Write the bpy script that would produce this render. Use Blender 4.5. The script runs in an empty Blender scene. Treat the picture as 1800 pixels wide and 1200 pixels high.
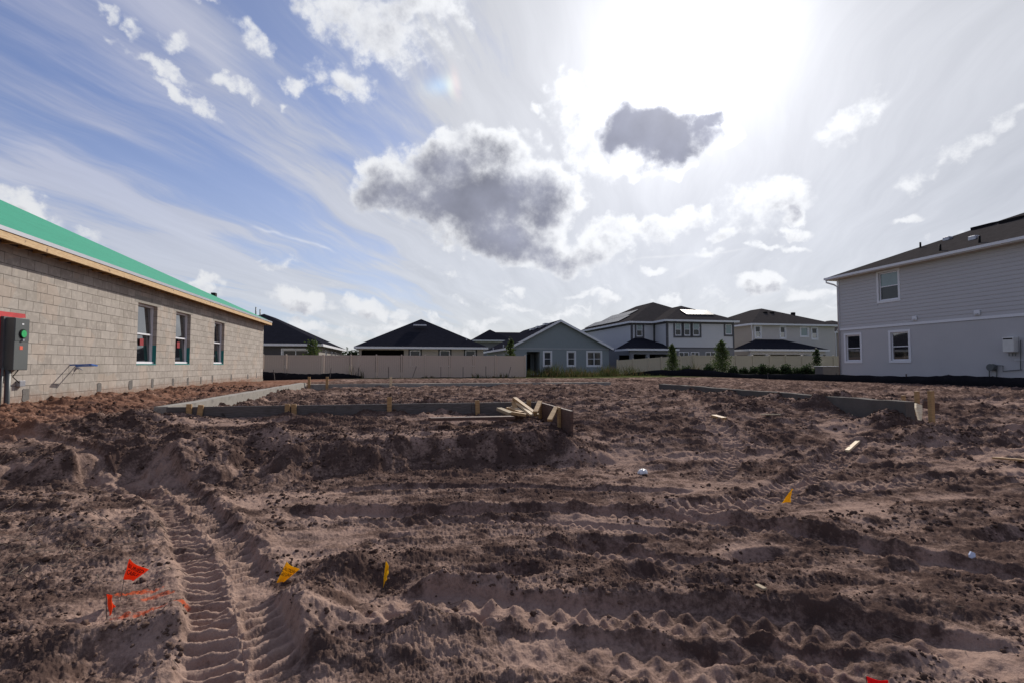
import bpy, bmesh, math, random
import numpy as np
from mathutils import Vector, Matrix
random.seed(7)
rad = math.radians
sc = bpy.context.scene
COL = sc.collection
# ------------------------------------------------------------------ camera
YAW, PITCH, EYE, FPX = rad(11.6), rad(2.6), 1.3, 900.0
FWD = Vector((math.sin(YAW)*math.cos(PITCH), math.cos(YAW)*math.cos(PITCH), math.sin(PITCH)))
RGT = Vector((math.cos(YAW), -math.sin(YAW), 0))
UPV = RGT.cross(FWD)
CAM = Vector((0, 0, EYE))
cam_d = bpy.data.cameras.new('camera'); cam = bpy.data.objects.new('camera', cam_d); COL.objects.link(cam)
cam_d.sensor_width = 36; cam_d.lens = 18; cam_d.clip_end = 4000; cam_d.clip_start = .05
m = Matrix((RGT, UPV, -FWD)).transposed().to_4x4(); m.translation = CAM
cam.matrix_world = m; sc.camera = cam

def ray(px, py): return FWD + RGT*((px-900)/FPX) + UPV*((600-py)/FPX)
def onZ(px, py, z):
    r = ray(px, py); t = (z-EYE)/r.z; return CAM + r*t
def onY(px, py, y): r = ray(px, py); return CAM + r*(y/r.y)
def onX(px, py, x): r = ray(px, py); return CAM + r*(x/r.x)
def atD(px, py, d): return CAM + ray(px, py)*d

# ------------------------------------------------------------------ exposure, sun
sc.view_settings.view_transform = 'Standard'; sc.view_settings.look = 'None'
sc.view_settings.exposure = 0.0; sc.view_settings.gamma = 1
SUND = ray(1215, 80).normalized()
SUN_EL = math.asin(SUND.z); SUN_AZ = math.atan2(SUND.x, SUND.y)
sd = bpy.data.lights.new('sun', 'SUN'); sd.energy = 4.5; sd.angle = rad(.6); sd.color = (1, .93, .84)
sun = bpy.data.objects.new('sun', sd); COL.objects.link(sun)
sun.rotation_euler = (-SUND).to_track_quat('-Z', 'Y').to_euler(); sun.location = SUND*60

# ------------------------------------------------------------------ node helpers
class NT:
    def __init__(s, tree): s.t = tree; s.t.nodes.clear()
    def n(s, typ, **kw):
        nd = s.t.nodes.new(typ)
        for k, v in kw.items(): setattr(nd, k, v)
        return nd
    def put(s, sock, v):
        if isinstance(v, bpy.types.NodeSocket): s.t.links.new(v, sock)
        elif v is not None: sock.default_value = v
    def m(s, op, a, b=None, c=None, clamp=False):
        nd = s.n('ShaderNodeMath', operation=op, use_clamp=clamp)
        for i, v in enumerate((a, b, c)):
            if v is not None: s.put(nd.inputs[i], v)
        return nd.outputs[0]
    def v(s, op, a, b=None):
        nd = s.n('ShaderNodeVectorMath', operation=op)
        s.put(nd.inputs[0], a)
        if b is not None: s.put(nd.inputs[3 if op == 'SCALE' else 1], b)
        return nd.outputs['Value' if op in ('DOT_PRODUCT', 'LENGTH') else 'Vector']
    def mix(s, f, a, b, mode='MIX'):
        nd = s.n('ShaderNodeMix', data_type='RGBA', blend_type=mode)
        s.put(nd.inputs[0], f); s.put(nd.inputs[6], a); s.put(nd.inputs[7], b)
        return nd.outputs[2]
    def noise(s, vec, scale, detail=4, rough=.55, out=0, dist=0):
        nd = s.n('ShaderNodeTexNoise'); s.put(nd.inputs['Vector'], vec)
        nd.inputs['Scale'].default_value = scale; nd.inputs['Detail'].default_value = detail
        nd.inputs['Roughness'].default_value = rough; nd.inputs['Distortion'].default_value = dist
        return nd.outputs[out]
    def ss(s, x, a, b, o0=0., o1=1.):
        nd = s.n('ShaderNodeMapRange', interpolation_type='SMOOTHSTEP')
        s.put(nd.inputs[0], x); nd.inputs[1].default_value = a; nd.inputs[2].default_value = b
        nd.inputs[3].default_value = o0; nd.inputs[4].default_value = o1
        return nd.outputs[0]
    def comb(s, x, y, z):
        nd = s.n('ShaderNodeCombineXYZ')
        for i, q in enumerate((x, y, z)): s.put(nd.inputs[i], q)
        return nd.outputs[0]
    def sep(s, v):
        nd = s.n('ShaderNodeSeparateXYZ'); s.put(nd.inputs[0], v); return nd.outputs
def C4(c): return (c[0], c[1], c[2], 1)

# ------------------------------------------------------------------ world: Nishita sky with procedural clouds by direction
W = bpy.data.worlds.new('World'); sc.world = W; W.use_nodes = True
nt = NT(W.node_tree)
D = nt.v('NORMALIZE', nt.n('ShaderNodeTexCoord').outputs['Generated'])
sky = nt.n('ShaderNodeTexSky', sky_type='NISHITA'); sky.sun_disc = False
sky.sun_elevation = SUN_EL; sky.sun_rotation = SUN_AZ
sky.air_density = 1.0; sky.dust_density = .6; sky.ozone_density = 2.5
base = nt.v('MULTIPLY', sky.outputs[0], (.080, .086, .112))
sep = nt.sep(D)
base = nt.v('SCALE', base, nt.ss(sep[1], -.7, .45, .62, 1.0))
def azel(px, py):
    r = ray(px, py).normalized(); return math.atan2(r.x, r.y), math.asin(r.z)
# clouds: (px, py, rx, ry, thickness, tilt deg) read off as directions in the sky
CL = [
 (840,350,165,78,1.5,8),(690,328,85,40,1.25,-8),(855,275,80,42,1.0,0),(790,290,85,45,1.2,10),(960,360,62,75,1.3,10),(950,435,110,36,1.1,12),
 (1045,440,58,28,.7,-8),(880,420,110,45,1.3,10),
 (1165,228,108,60,1.9,8),(1045,215,66,74,.62,10),(1012,160,28,30,.4,0),(1245,203,42,24,1.6,-15),(1150,285,55,30,.9,0),(1080,270,60,40,.4,0),
 (650,48,115,52,.62,10),(725,15,95,36,.62,0),(805,22,28,42,.4,10),(545,10,50,30,.4,20),(615,140,52,34,.5,10),(527,150,26,16,.42,0),(600,180,20,13,.35,0),(720,110,20,15,.3,0),
 (315,80,34,17,.38,-15),(450,90,33,20,.36,30),(240,48,24,11,.34,40),(285,122,62,12,.4,20),(410,162,36,11,.42,8),(332,175,50,10,.36,22),(185,8,22,12,.3,30),(355,5,18,9,.3,0),(500,200,12,9,.25,0),
 (52,366,72,26,.7,22),(170,415,30,12,.3,20),
 (530,530,52,19,.9,6),(640,540,38,19,.7,10),(680,578,46,13,.55,0),(535,572,56,15,.6,14),(845,568,40,8,.5,0),(700,552,20,9,.35,0),(790,568,22,7,.4,0),
 (1335,503,42,20,.95,8),(1425,516,48,15,.6,4),(1140,474,22,9,.5,0),(1365,350,52,34,.62,10),(1150,405,50,26,.6,-15),(1215,380,40,22,.55,-10),(1378,372,34,18,.9,0),
 (1385,405,28,11,.6,5),(1255,418,28,13,.5,0),(1332,440,24,8,.5,-5),(1380,436,30,7,.4,0),(1500,215,62,26,.4,-20),(1690,262,50,16,.36,-12),(1610,318,30,18,.32,-30),(1775,215,40,12,.3,-25),
 (1085,410,40,22,.6,0),(1020,520,34,8,.4,0),(905,515,14,9,.4,0),(945,255,26,14,.32,30),(950,190,16,11,.3,0),(1030,345,14,10,.3,0),
 (1175,528,22,10,.6,0),(1070,527,22,8,.4,0),(1590,393,22,9,.3,-15),(1240,445,20,7,.35,0),(1310,370,50,40,.3,0),
]
def group_density():
    g = bpy.data.node_groups.new('cloud_density', 'ShaderNodeTree')
    g.interface.new_socket('Vector', in_out='INPUT', socket_type='NodeSocketVector')
    g.interface.new_socket('Density', in_out='OUTPUT', socket_type='NodeSocketFloat')
    q = NT(g); gi = q.n('NodeGroupInput').outputs[0]
    w1 = q.v('SCALE', q.v('SUBTRACT', q.noise(gi, 9, 3, .55, 1), (.5, .5, .5)), .10)
    w2 = q.v('SCALE', q.v('SUBTRACT', q.noise(gi, 36, 4, .6, 1), (.5, .5, .5)), .036)
    dv = q.v('NORMALIZE', q.v('ADD', gi, q.v('ADD', w1, w2)))
    s = q.sep(dv)
    az = q.m('ARCTAN2', s[0], s[1]); el = q.m('ARCSINE', s[2])
    F = None
    for (px, py, rx, ry, a, tilt) in CL:
        a0, e0 = azel(px, py)
        a1, _ = azel(px+rx, py); a2, _ = azel(px-rx, py); _, e1 = azel(px, py-ry); _, e2 = azel(px, py+ry)
        ra = max((a1-a2)/2, .004)*1.12; re = max((e1-e2)/2, .004)*1.12
        c, sn = math.cos(rad(-tilt)), math.sin(rad(-tilt))
        dx = q.m('SUBTRACT', az, a0); dy = q.m('SUBTRACT', el, e0)
        u = q.m('MULTIPLY_ADD', dx, c/ra, q.m('MULTIPLY', dy, sn/ra))
        v = q.m('MULTIPLY_ADD', dx, -sn/re, q.m('MULTIPLY', dy, c/re))
        r2 = q.m('MULTIPLY_ADD', u, u, q.m('MULTIPLY', v, v))
        f = q.m('MULTIPLY_ADD', r2, -a, a)
        F = f if F is None else q.m('SMOOTH_MAX', F, f, .12)
    lowv = q.v('MULTIPLY', dv, (1., 1., 2.6)); ln = q.noise(lowv, 9, 4, .55)
    band = q.m('MULTIPLY', q.ss(s[2], .015, .06), q.ss(s[2], .13, .27, 1, 0))
    fx = q.m('SUBTRACT', q.m('MULTIPLY', q.m('MULTIPLY', q.m('SUBTRACT', ln, .50), 4.0), band), q.m('MULTIPLY_ADD', band, -.6, .9))
    F = q.m('SMOOTH_MAX', F, q.m('MINIMUM', fx, .55), .15)
    fb = q.noise(gi, 20, 9, .62, 0)
    bill = q.noise(gi, 60, 5, .6, 0)
    d = q.m('ADD', F, q.m('MULTIPLY_ADD', q.m('SUBTRACT', fb, .5), 1.5, q.m('MULTIPLY', q.m('SUBTRACT', bill, .5), .7)))
    q.put(q.n('NodeGroupOutput').inputs[0], d)
    return g
G = group_density()
def dens(vec):
    nd = nt.n('ShaderNodeGroup'); nd.node_tree = G; nt.put(nd.inputs[0], vec); return nd.outputs[0]
d0 = dens(D)
d1 = dens(nt.v('ADD', D, tuple((SUND - FWD*.3)*.032)))
# sun proximity
cs = nt.v('DOT_PRODUCT', D, tuple(SUND)); oneminus = nt.m('SUBTRACT', 1.0, cs)
def lobe(k, a): return nt.m('MULTIPLY', nt.m('EXPONENT', nt.m('MULTIPLY', oneminus, -k)), a)
glow = nt.m('ADD', nt.m('ADD', lobe(75, .85), lobe(17, .23)), lobe(2.8, .15))
# cirrus veil in a plane above the viewer
hz = nt.m('ADD', nt.m('MAXIMUM', sep[2], 0), .13)
P = nt.comb(nt.m('DIVIDE', sep[0], hz), nt.m('DIVIDE', sep[1], hz), 0)
warp = nt.v('SCALE', nt.v('SUBTRACT', nt.noise(P, .8, 3, .5, 1), (.5, .5, .5)), .55)
Pw = nt.v('ADD', P, warp)
def streak(ang, ka, kb, sc_, det, rg):
    sa, ca = math.sin(rad(ang)), math.cos(rad(ang))
    al = nt.v('DOT_PRODUCT', Pw, (sa*ka, ca*ka, 0)); ac = nt.v('DOT_PRODUCT', Pw, (ca*kb, -sa*kb, 0))
    return nt.noise(nt.comb(al, ac, 0), sc_, det, rg)
st = streak(34, .28, 1.15, 1.5, 9, .6)
st2 = streak(26, .45, 3.4, 1.7, 8, .62)
patch = nt.noise(P, .75, 3, .5)
cir = nt.ss(nt.m('ADD', nt.m('MULTIPLY_ADD', st, 1.0, nt.m('MULTIPLY', st2, .42)), nt.m('MULTIPLY', patch, .6)), .88, 1.16)
horizon = nt.ss(sep[2], 0.0, .45, .66, .20)
veil = nt.m('ADD', nt.m('MULTIPLY', cir, .78), horizon, clamp=True)
veil = nt.m('ADD', veil, nt.m('MULTIPLY', nt.ss(nt.v('DOT_PRODUCT', D, tuple(ray(1650, 330).normalized())), .55, .93), .62))
veil = nt.m('ADD', veil, nt.m('MULTIPLY', glow, .8), clamp=True)
fine = nt.m('MULTIPLY_ADD', nt.m('SUBTRACT', nt.m('MULTIPLY_ADD', st2, .6, nt.m('MULTIPLY', st, .4)), .5), .75, 1.0)
veilcol = nt.v('SCALE', nt.mix(nt.ss(cs, .55, .93), nt.mix(nt.ss(sep[2], 0, .45), (.745, .76, .785, 1), (.50, .53, .70, 1)), (.70, .705, .715, 1)), nt.m('MULTIPLY', fine, nt.m('MULTIPLY_ADD', glow, .9, .84)))
c1 = nt.mix(nt.m('MULTIPLY', veil, .85), base, veilcol)
# parhelion (22 degree sundog), a bright spot with a red inner edge
dp = ray(795, 148).normalized(); t1_ = (SUND - dp*dp.dot(SUND)).normalized(); t2_ = dp.cross(t1_)
du = nt.v('DOT_PRODUCT', D, tuple(t1_)); dv_ = nt.v('DOT_PRODUCT', D, tuple(t2_)); front = nt.v('DOT_PRODUCT', D, tuple(dp))
def gauss(u0, su, sv, a):
    x = nt.m('DIVIDE', nt.m('SUBTRACT', du, u0), su); y = nt.m('DIVIDE', dv_, sv)
    g = nt.m('EXPONENT', nt.m('MULTIPLY', nt.m('MULTIPLY_ADD', x, x, nt.m('MULTIPLY', y, y)), -1.0))
    return nt.m('MULTIPLY', nt.m('MULTIPLY', g, a), nt.m('GREATER_THAN', front, .5))
dog = nt.v('ADD', nt.v('SCALE', (1, .42, .18), gauss(.006, .0075, .021, .19)),
      nt.v('ADD', nt.v('SCALE', (.9, .9, .3), gauss(-.004, .007, .019, .17)), nt.v('SCALE', (.35, .75, 1.), gauss(-.022, .024, .013, .22))))
c2 = nt.v('ADD', c1, dog)
# contrails
def trail(p, q_, wdt, a):
    A = ray(*p).normalized(); B = ray(*q_).normalized(); nn = A.cross(B).normalized(); mid = (A+B).normalized(); hl = (A-B).length/2
    tt = (B-A).normalized()
    wv = nt.m('MULTIPLY', nt.m('SUBTRACT', nt.noise(D, 14, 3, .6), .5), .02)
    e = nt.m('DIVIDE', nt.m('ADD', nt.v('DOT_PRODUCT', D, tuple(nn)), wv), wdt)
    g = nt.m('EXPONENT', nt.m('MULTIPLY', nt.m('MULTIPLY', e, e), -1))
    al = nt.m('ABSOLUTE', nt.m('SUBTRACT', nt.v('DOT_PRODUCT', D, tuple(tt)), mid.dot(tt)))
    return nt.m('MULTIPLY', nt.m('MULTIPLY', g, nt.ss(al, hl*.6, hl, a, 0)), nt.m('MULTIPLY', nt.m('GREATER_THAN', nt.v('DOT_PRODUCT', D, tuple(mid)), .7), nt.m('MULTIPLY_ADD', nt.noise(D, 40, 3), 1.2, 0)))
tr = nt.m('ADD', nt.m('ADD', trail((1100, 460), (1330, 436), .0022, .55), trail((1180, 492), (1262, 447), .003, .5)), trail((430, 395), (600, 445), .0022, .5), clamp=True)
c2 = nt.mix(tr, c2, (.92, .93, .97, 1))
# cumulus
alpha = nt.m('MULTIPLY', nt.ss(d0, -.15, .42), nt.ss(d0, -.1, .7, .50, 1.0))
thick = nt.ss(nt.m('MULTIPLY_ADD', d1, .75, nt.m('MULTIPLY', d0, .25)), .24, 1.34)
lit = nt.v('SCALE', (.90, .915, .95), nt.m('MULTIPLY_ADD', glow, 1.3, .82))
core = nt.v('SCALE', (.25, .262, .33), nt.m('MULTIPLY_ADD', glow, .75, nt.m('MULTIPLY_ADD', nt.noise(D, 11, 6, .5), 1.4, .32)))
ccol = nt.mix(thick, lit, core)
c3 = nt.mix(alpha, c2, ccol)
c3 = nt.v('ADD', c3, nt.v('SCALE', (1, .98, .94), lobe(160, .25)))
bg = nt.n('ShaderNodeBackground'); nt.put(bg.inputs[0], c3); bg.inputs[1].default_value = 1.0
nt.put(nt.n('ShaderNodeOutputWorld').inputs[0], bg.outputs[0])
W.cycles.sampling_method = 'MANUAL'; W.cycles.sample_map_resolution = 512

# ------------------------------------------------------------------ materials
MATS = {}
def mat(name, col, rough=.8, spec=.3, metal=0., var=.12, vscale=3., bump=0., bscale=60., col2=None, c2s=.5, extra=None):
    if name in MATS: return MATS[name]
    M = bpy.data.materials.new(name); M.use_nodes = True
    q = NT(M.node_tree)
    P_ = q.n('ShaderNodeTexCoord').outputs['Object']
    n1 = q.noise(P_, vscale, 6, .6)
    f = q.m('MULTIPLY_ADD', q.m('SUBTRACT', n1, .5), var*2.4, 1.0)
    c = C4(col)
    if col2 is not None: c = q.mix(q.ss(q.noise(P_, c2s, 5, .6), .45, .62), C4(col), C4(col2))
    colr = q.v('SCALE', c if not isinstance(c, tuple) else c[:3], f)
    if extra: colr = extra(q, P_, colr)
    b = q.n('ShaderNodeBsdfPrincipled'); q.put(b.inputs['Base Color'], colr)
    b.inputs['Roughness'].default_value = rough; b.inputs['Specular IOR Level'].default_value = spec; b.inputs['Metallic'].default_value = metal
    if bump:
        bp = q.n('ShaderNodeBump'); bp.inputs['Strength'].default_value = .6; bp.inputs['Distance'].default_value = bump
        q.put(bp.inputs['Height'], q.noise(P_, bscale, 4, .6)); q.put(b.inputs['Normal'], bp.outputs[0])
    q.put(q.n('ShaderNodeOutputMaterial').inputs[0], b.outputs[0])
    MATS[name] = M; return M

def wood_mat(name, col, dark, rough=.7):
    M = bpy.data.materials.new(name); M.use_nodes = True; q = NT(M.node_tree)
    P_ = q.n('ShaderNodeTexCoord').outputs['Object']
    mp = q.n('ShaderNodeMapping'); mp.inputs['Scale'].default_value = (6, 6, 60); q.put(mp.inputs[0], P_)
    g = q.noise(mp.outputs[0], 1.2, 5, .6); kn = q.noise(P_, 7, 3, .5)
    c = q.mix(q.ss(g, .35, .7), C4(col), C4(dark)); c = q.mix(q.ss(kn, .66, .74), c, C4((dark[0]*.35, dark[1]*.3, dark[2]*.3)))
    b = q.n('ShaderNodeBsdfPrincipled'); q.put(b.inputs['Base Color'], c); b.inputs['Roughness'].default_value = rough
    bp = q.n('ShaderNodeBump'); bp.inputs['Distance'].default_value = .002; q.put(bp.inputs['Height'], g); q.put(b.inputs['Normal'], bp.outputs[0])
    q.put(q.n('ShaderNodeOutputMaterial').inputs[0], b.outputs[0]); MATS[name] = M; return M

def block_mat():
    M = bpy.data.materials.new('concrete_block'); M.use_nodes = True; q = NT(M.node_tree)
    P_ = q.n('ShaderNodeTexCoord').outputs['Object']; s = q.sep(P_)
    uv = q.comb(s[1], q.m('SUBTRACT', s[2], .5), 0)
    br = q.n('ShaderNodeTexBrick'); q.put(br.inputs['Vector'], uv)
    br.inputs['Scale'].default_value = 1; br.inputs['Brick Width'].default_value = .406; br.inputs['Row Height'].default_value = .203
    br.inputs['Mortar Size'].default_value = .007; br.inputs['Mortar Smooth'].default_value = .3; br.inputs['Bias'].default_value = 0
    br.inputs['Color1'].default_value = (0, 0, 0, 1); br.inputs['Color2'].default_value = (1, 1, 1, 1); br.inputs['Mortar'].default_value = (.5, .5, .5, 1)
    rnd = q.sep(br.outputs[0])[0]; mort = br.outputs[1]
    n1 = q.noise(P_, 60, 5, .7); n2 = q.noise(P_, 1.3, 5, .6); n3 = q.noise(P_, 9, 4, .6)
    c = q.mix(rnd, (.32, .288, .256, 1), (.43, .39, .35, 1))
    c = q.mix(q.ss(n3, .42, .85), c, (.53, .48, .42, 1)); c = q.mix(q.ss(n2, .5, .72), c, (.33, .30, .26, 1))
    # blocks with a pinkish or darker cast
    vr = q.n('ShaderNodeTexVoronoi'); q.put(vr.inputs['Vector'], P_); vr.inputs['Scale'].default_value = 2.6
    c = q.mix(q.m('MULTIPLY', q.m('GREATER_THAN', q.sep(vr.outputs['Color'])[0], .88), .3), c, (.50, .39, .31, 1))
    c = q.v('SCALE', c, q.m('MULTIPLY_ADD', n1, .34, .83))
    c = q.mix(q.m('MULTIPLY', mort, q.ss(q.noise(P_, 4, 4, .7), .30, .55)), c, (.15, .135, .12, 1))
    c = q.mix(q.m('MULTIPLY', q.ss(q.noise(P_, 2.2, 8, .75), .60, .72), .5), c, (.56, .53, .48, 1))
    # mud splash and efflorescence near the ground
    low = q.ss(q.m('ADD', s[2], q.m('MULTIPLY', q.noise(P_, 5, 5, .65), -.45)), .30, .62, 1, 0)
    c = q.mix(q.m('MULTIPLY', low, .85), c, (.27, .175, .13, 1))
    c = q.mix(q.m('MULTIPLY', q.ss(q.noise(P_, 14, 5, .7), .56, .66), q.ss(s[2], .5, .85, .8, 0)), c, (.5, .47, .43, 1))
    b = q.n('ShaderNodeBsdfPrincipled'); q.put(b.inputs['Base Color'], c); b.inputs['Roughness'].default_value = .95; b.inputs['Specular IOR Level'].default_value = .15
    h = q.m('MULTIPLY_ADD', mort, -1.0, q.m('MULTIPLY', n1, .35))
    bp = q.n('ShaderNodeBump'); bp.inputs['Distance'].default_value = .008; bp.inputs['Strength'].default_value = .8; q.put(bp.inputs['Height'], h); q.put(b.inputs['Normal'], bp.outputs[0])
    q.put(q.n('ShaderNodeOutputMaterial').inputs[0], b.outputs[0]); MATS['block'] = M; return M

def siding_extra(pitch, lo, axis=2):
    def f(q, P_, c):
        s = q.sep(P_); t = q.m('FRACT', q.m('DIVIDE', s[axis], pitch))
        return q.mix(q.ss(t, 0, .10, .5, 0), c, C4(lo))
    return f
def shingle_extra(q, P_, c):
    s = q.sep(P_); t = q.m('FRACT', q.m('DIVIDE', s[2], .062))
    c = q.mix(q.ss(t, 0, .2, .45, 0), c, (.01, .01, .01, 1))
    mp = q.n('ShaderNodeMapping'); mp.inputs['Scale'].default_value = (3, 3, 16); q.put(mp.inputs[0], P_)
    return q.v('SCALE', c, q.m('MULTIPLY_ADD', q.noise(mp.outputs[0], 1.0, 3, .7), .9, .55))
def green_extra(q, P_, c):
    # seams of the sheathing and printed rows
    s = q.sep(P_); t = q.m('FRACT', q.m('DIVIDE', s[2], .53))
    c = q.mix(q.ss(t, 0, .02, .6, 0), c, (.02, .12, .08, 1))
    mp = q.n('ShaderNodeMapping'); mp.inputs['Scale'].default_value = (1.2, 1.2, 26); q.put(mp.inputs[0], P_)
    k = q.ss(q.noise(mp.outputs[0], 2.2, 3, .6), .60, .68)
    return q.mix(q.m('MULTIPLY', k, .8), c, (.02, .13, .09, 1))
def concrete_extra(q, P_, c):
    return q.mix(q.ss(q.noise(P_, 3, 6, .7), .5, .75), c, (.12, .11, .105, 1))

M_block = block_mat()
M_wood = wood_mat('fresh_lumber', (.62, .43, .22), (.45, .27, .12))
M_stake = wood_mat('stake_lumber', (.46, .29, .13), (.30, .17, .07))
M_pale = wood_mat('pale_lumber', (.72, .58, .38), (.58, .42, .24))
M_oldb = wood_mat('weathered_board', (.12, .105, .10), (.07, .058, .05))
M_redb = wood_mat('red_brown_board', (.13, .07, .05), (.06, .03, .025))
M_green = mat('green_sheathing', (.045, .30, .19), .85, .2, var=.08, vscale=.7, extra=green_extra)
M_metal = mat('drip_edge_metal', (.42, .43, .47), .4, .5, .6, var=.05)
M_vinyl = mat('white_vinyl', (.75, .76, .80), .5, .4, var=.05)
M_trim = mat('white_trim', (.70, .71, .74), .6, .3, var=.05)
def glass(name, col, rough=.03):
    M = mat(name, col, rough, .9, var=.25, vscale=1.3); return M
M_glass = glass('window_glass', (.012, .013, .015)); [n for n in M_glass.node_tree.nodes if n.type == 'BSDF_PRINCIPLED'][0].inputs['IOR'].default_value = 2.1; M_blind = glass('screened_glass', (.16, .24, .25), .12); M_glassd = mat('dim_glass', (.03, .035, .04), .12, .5, var=.3)
M_fence = mat('beige_vinyl', (.56, .445, .36), .6, .2, var=.05, vscale=.6)
M_fence2 = mat('tan_vinyl', (.54, .46, .34), .6, .2, var=.05, vscale=.6)
M_black = mat('black_fabric', (.014, .014, .017), 1, .03, var=.3, vscale=4)
M_blackr = mat('black_shingle', (.021, .0215, .029), 1, 0, var=.15, extra=shingle_extra)
M_brownr = mat('brown_shingle', (.064, .058, .056), 1, 0, var=.15, extra=shingle_extra)
M_conc = mat('footing_concrete', (.30, .28, .25), .9, .2, var=.2, vscale=5, bump=.01, bscale=40, extra=concrete_extra)
M_grout = mat('grout', (.17, .16, .15), .95, .1, var=.25, vscale=14, bump=.01)
M_redp = mat('red_paint', (.50, .035, .04), .6, .3, var=.3, vscale=6)
M_orangep = mat('orange_paint', (.85, .2, .05), .7, .2, var=.3)
M_box = mat('meter_box_paint', (.10, .11, .11), .45, .4, var=.1)
M_boxd = mat('meter_box_base', (.10, .105, .11), .5, .4)
M_greenp = mat('green_cover', (.03, .42, .13), .35, .5, var=.3, vscale=30)
M_blue = mat('blue_plastic', (.02, .11, .42), .35, .5)
M_dark = mat('dark_opening', (.012, .011, .012), .8, .1)
M_flag_o = mat('orange_flag', (.95, .10, .015), .5, .3, var=.1, vscale=30)
M_flag_y = mat('yellow_flag', (.90, .56, .01), .5, .3, var=.1, vscale=30)
M_flag_r = mat('red_flag', (.75, .01, .02), .5, .3, var=.1, vscale=30)
M_ink = mat('black_ink', (.015, .01, .01), .6, .2)
M_wire = mat('steel_wire', (.09, .08, .08), .5, .5, .5)
M_leaf = mat('leaf_green', (.055, .085, .025), .7, .25, var=.35, vscale=9, col2=(.10, .13, .04), c2s=6)
M_leafd = mat('dark_leaf', (.028, .045, .02), .7, .25, var=.35, vscale=9, col2=(.05, .075, .03), c2s=8)
M_bark = mat('bark', (.12, .09, .065), .9, .1, var=.3, vscale=20)
M_grass = mat('grass_blades', (.05, .065, .022), .8, .2, var=.4, vscale=3, col2=(.12, .085, .04), c2s=1.6)
M_root = mat('dry_roots', (.17, .135, .11), .9, .1, var=.3, vscale=20)
M_clod = mat('clod_soil', (.075, .050, .042), 1, 0, var=.35, vscale=4, bump=.006, bscale=120, col2=(.15, .10, .078), c2s=1.2)
for mm in (M_flag_o, M_flag_y, M_flag_r, M_leaf, M_leafd, M_grass):
    q = mm.node_tree; b = [n for n in q.nodes if n.type == 'BSDF_PRINCIPLED'][0]
    tr_ = q.nodes.new('ShaderNodeBsdfTranslucent'); mx = q.nodes.new('ShaderNodeMixShader'); mx.inputs[0].default_value = .4
    q.links.new(b.inputs['Base Color'].links[0].from_socket, tr_.inputs[0]); q.links.new(b.outputs[0], mx.inputs[1]); q.links.new(tr_.outputs[0], mx.inputs[2])
    out = [n for n in q.nodes if n.type == 'OUTPUT_MATERIAL'][0]; q.links.new(mx.outputs[0], out.inputs[0])

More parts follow.
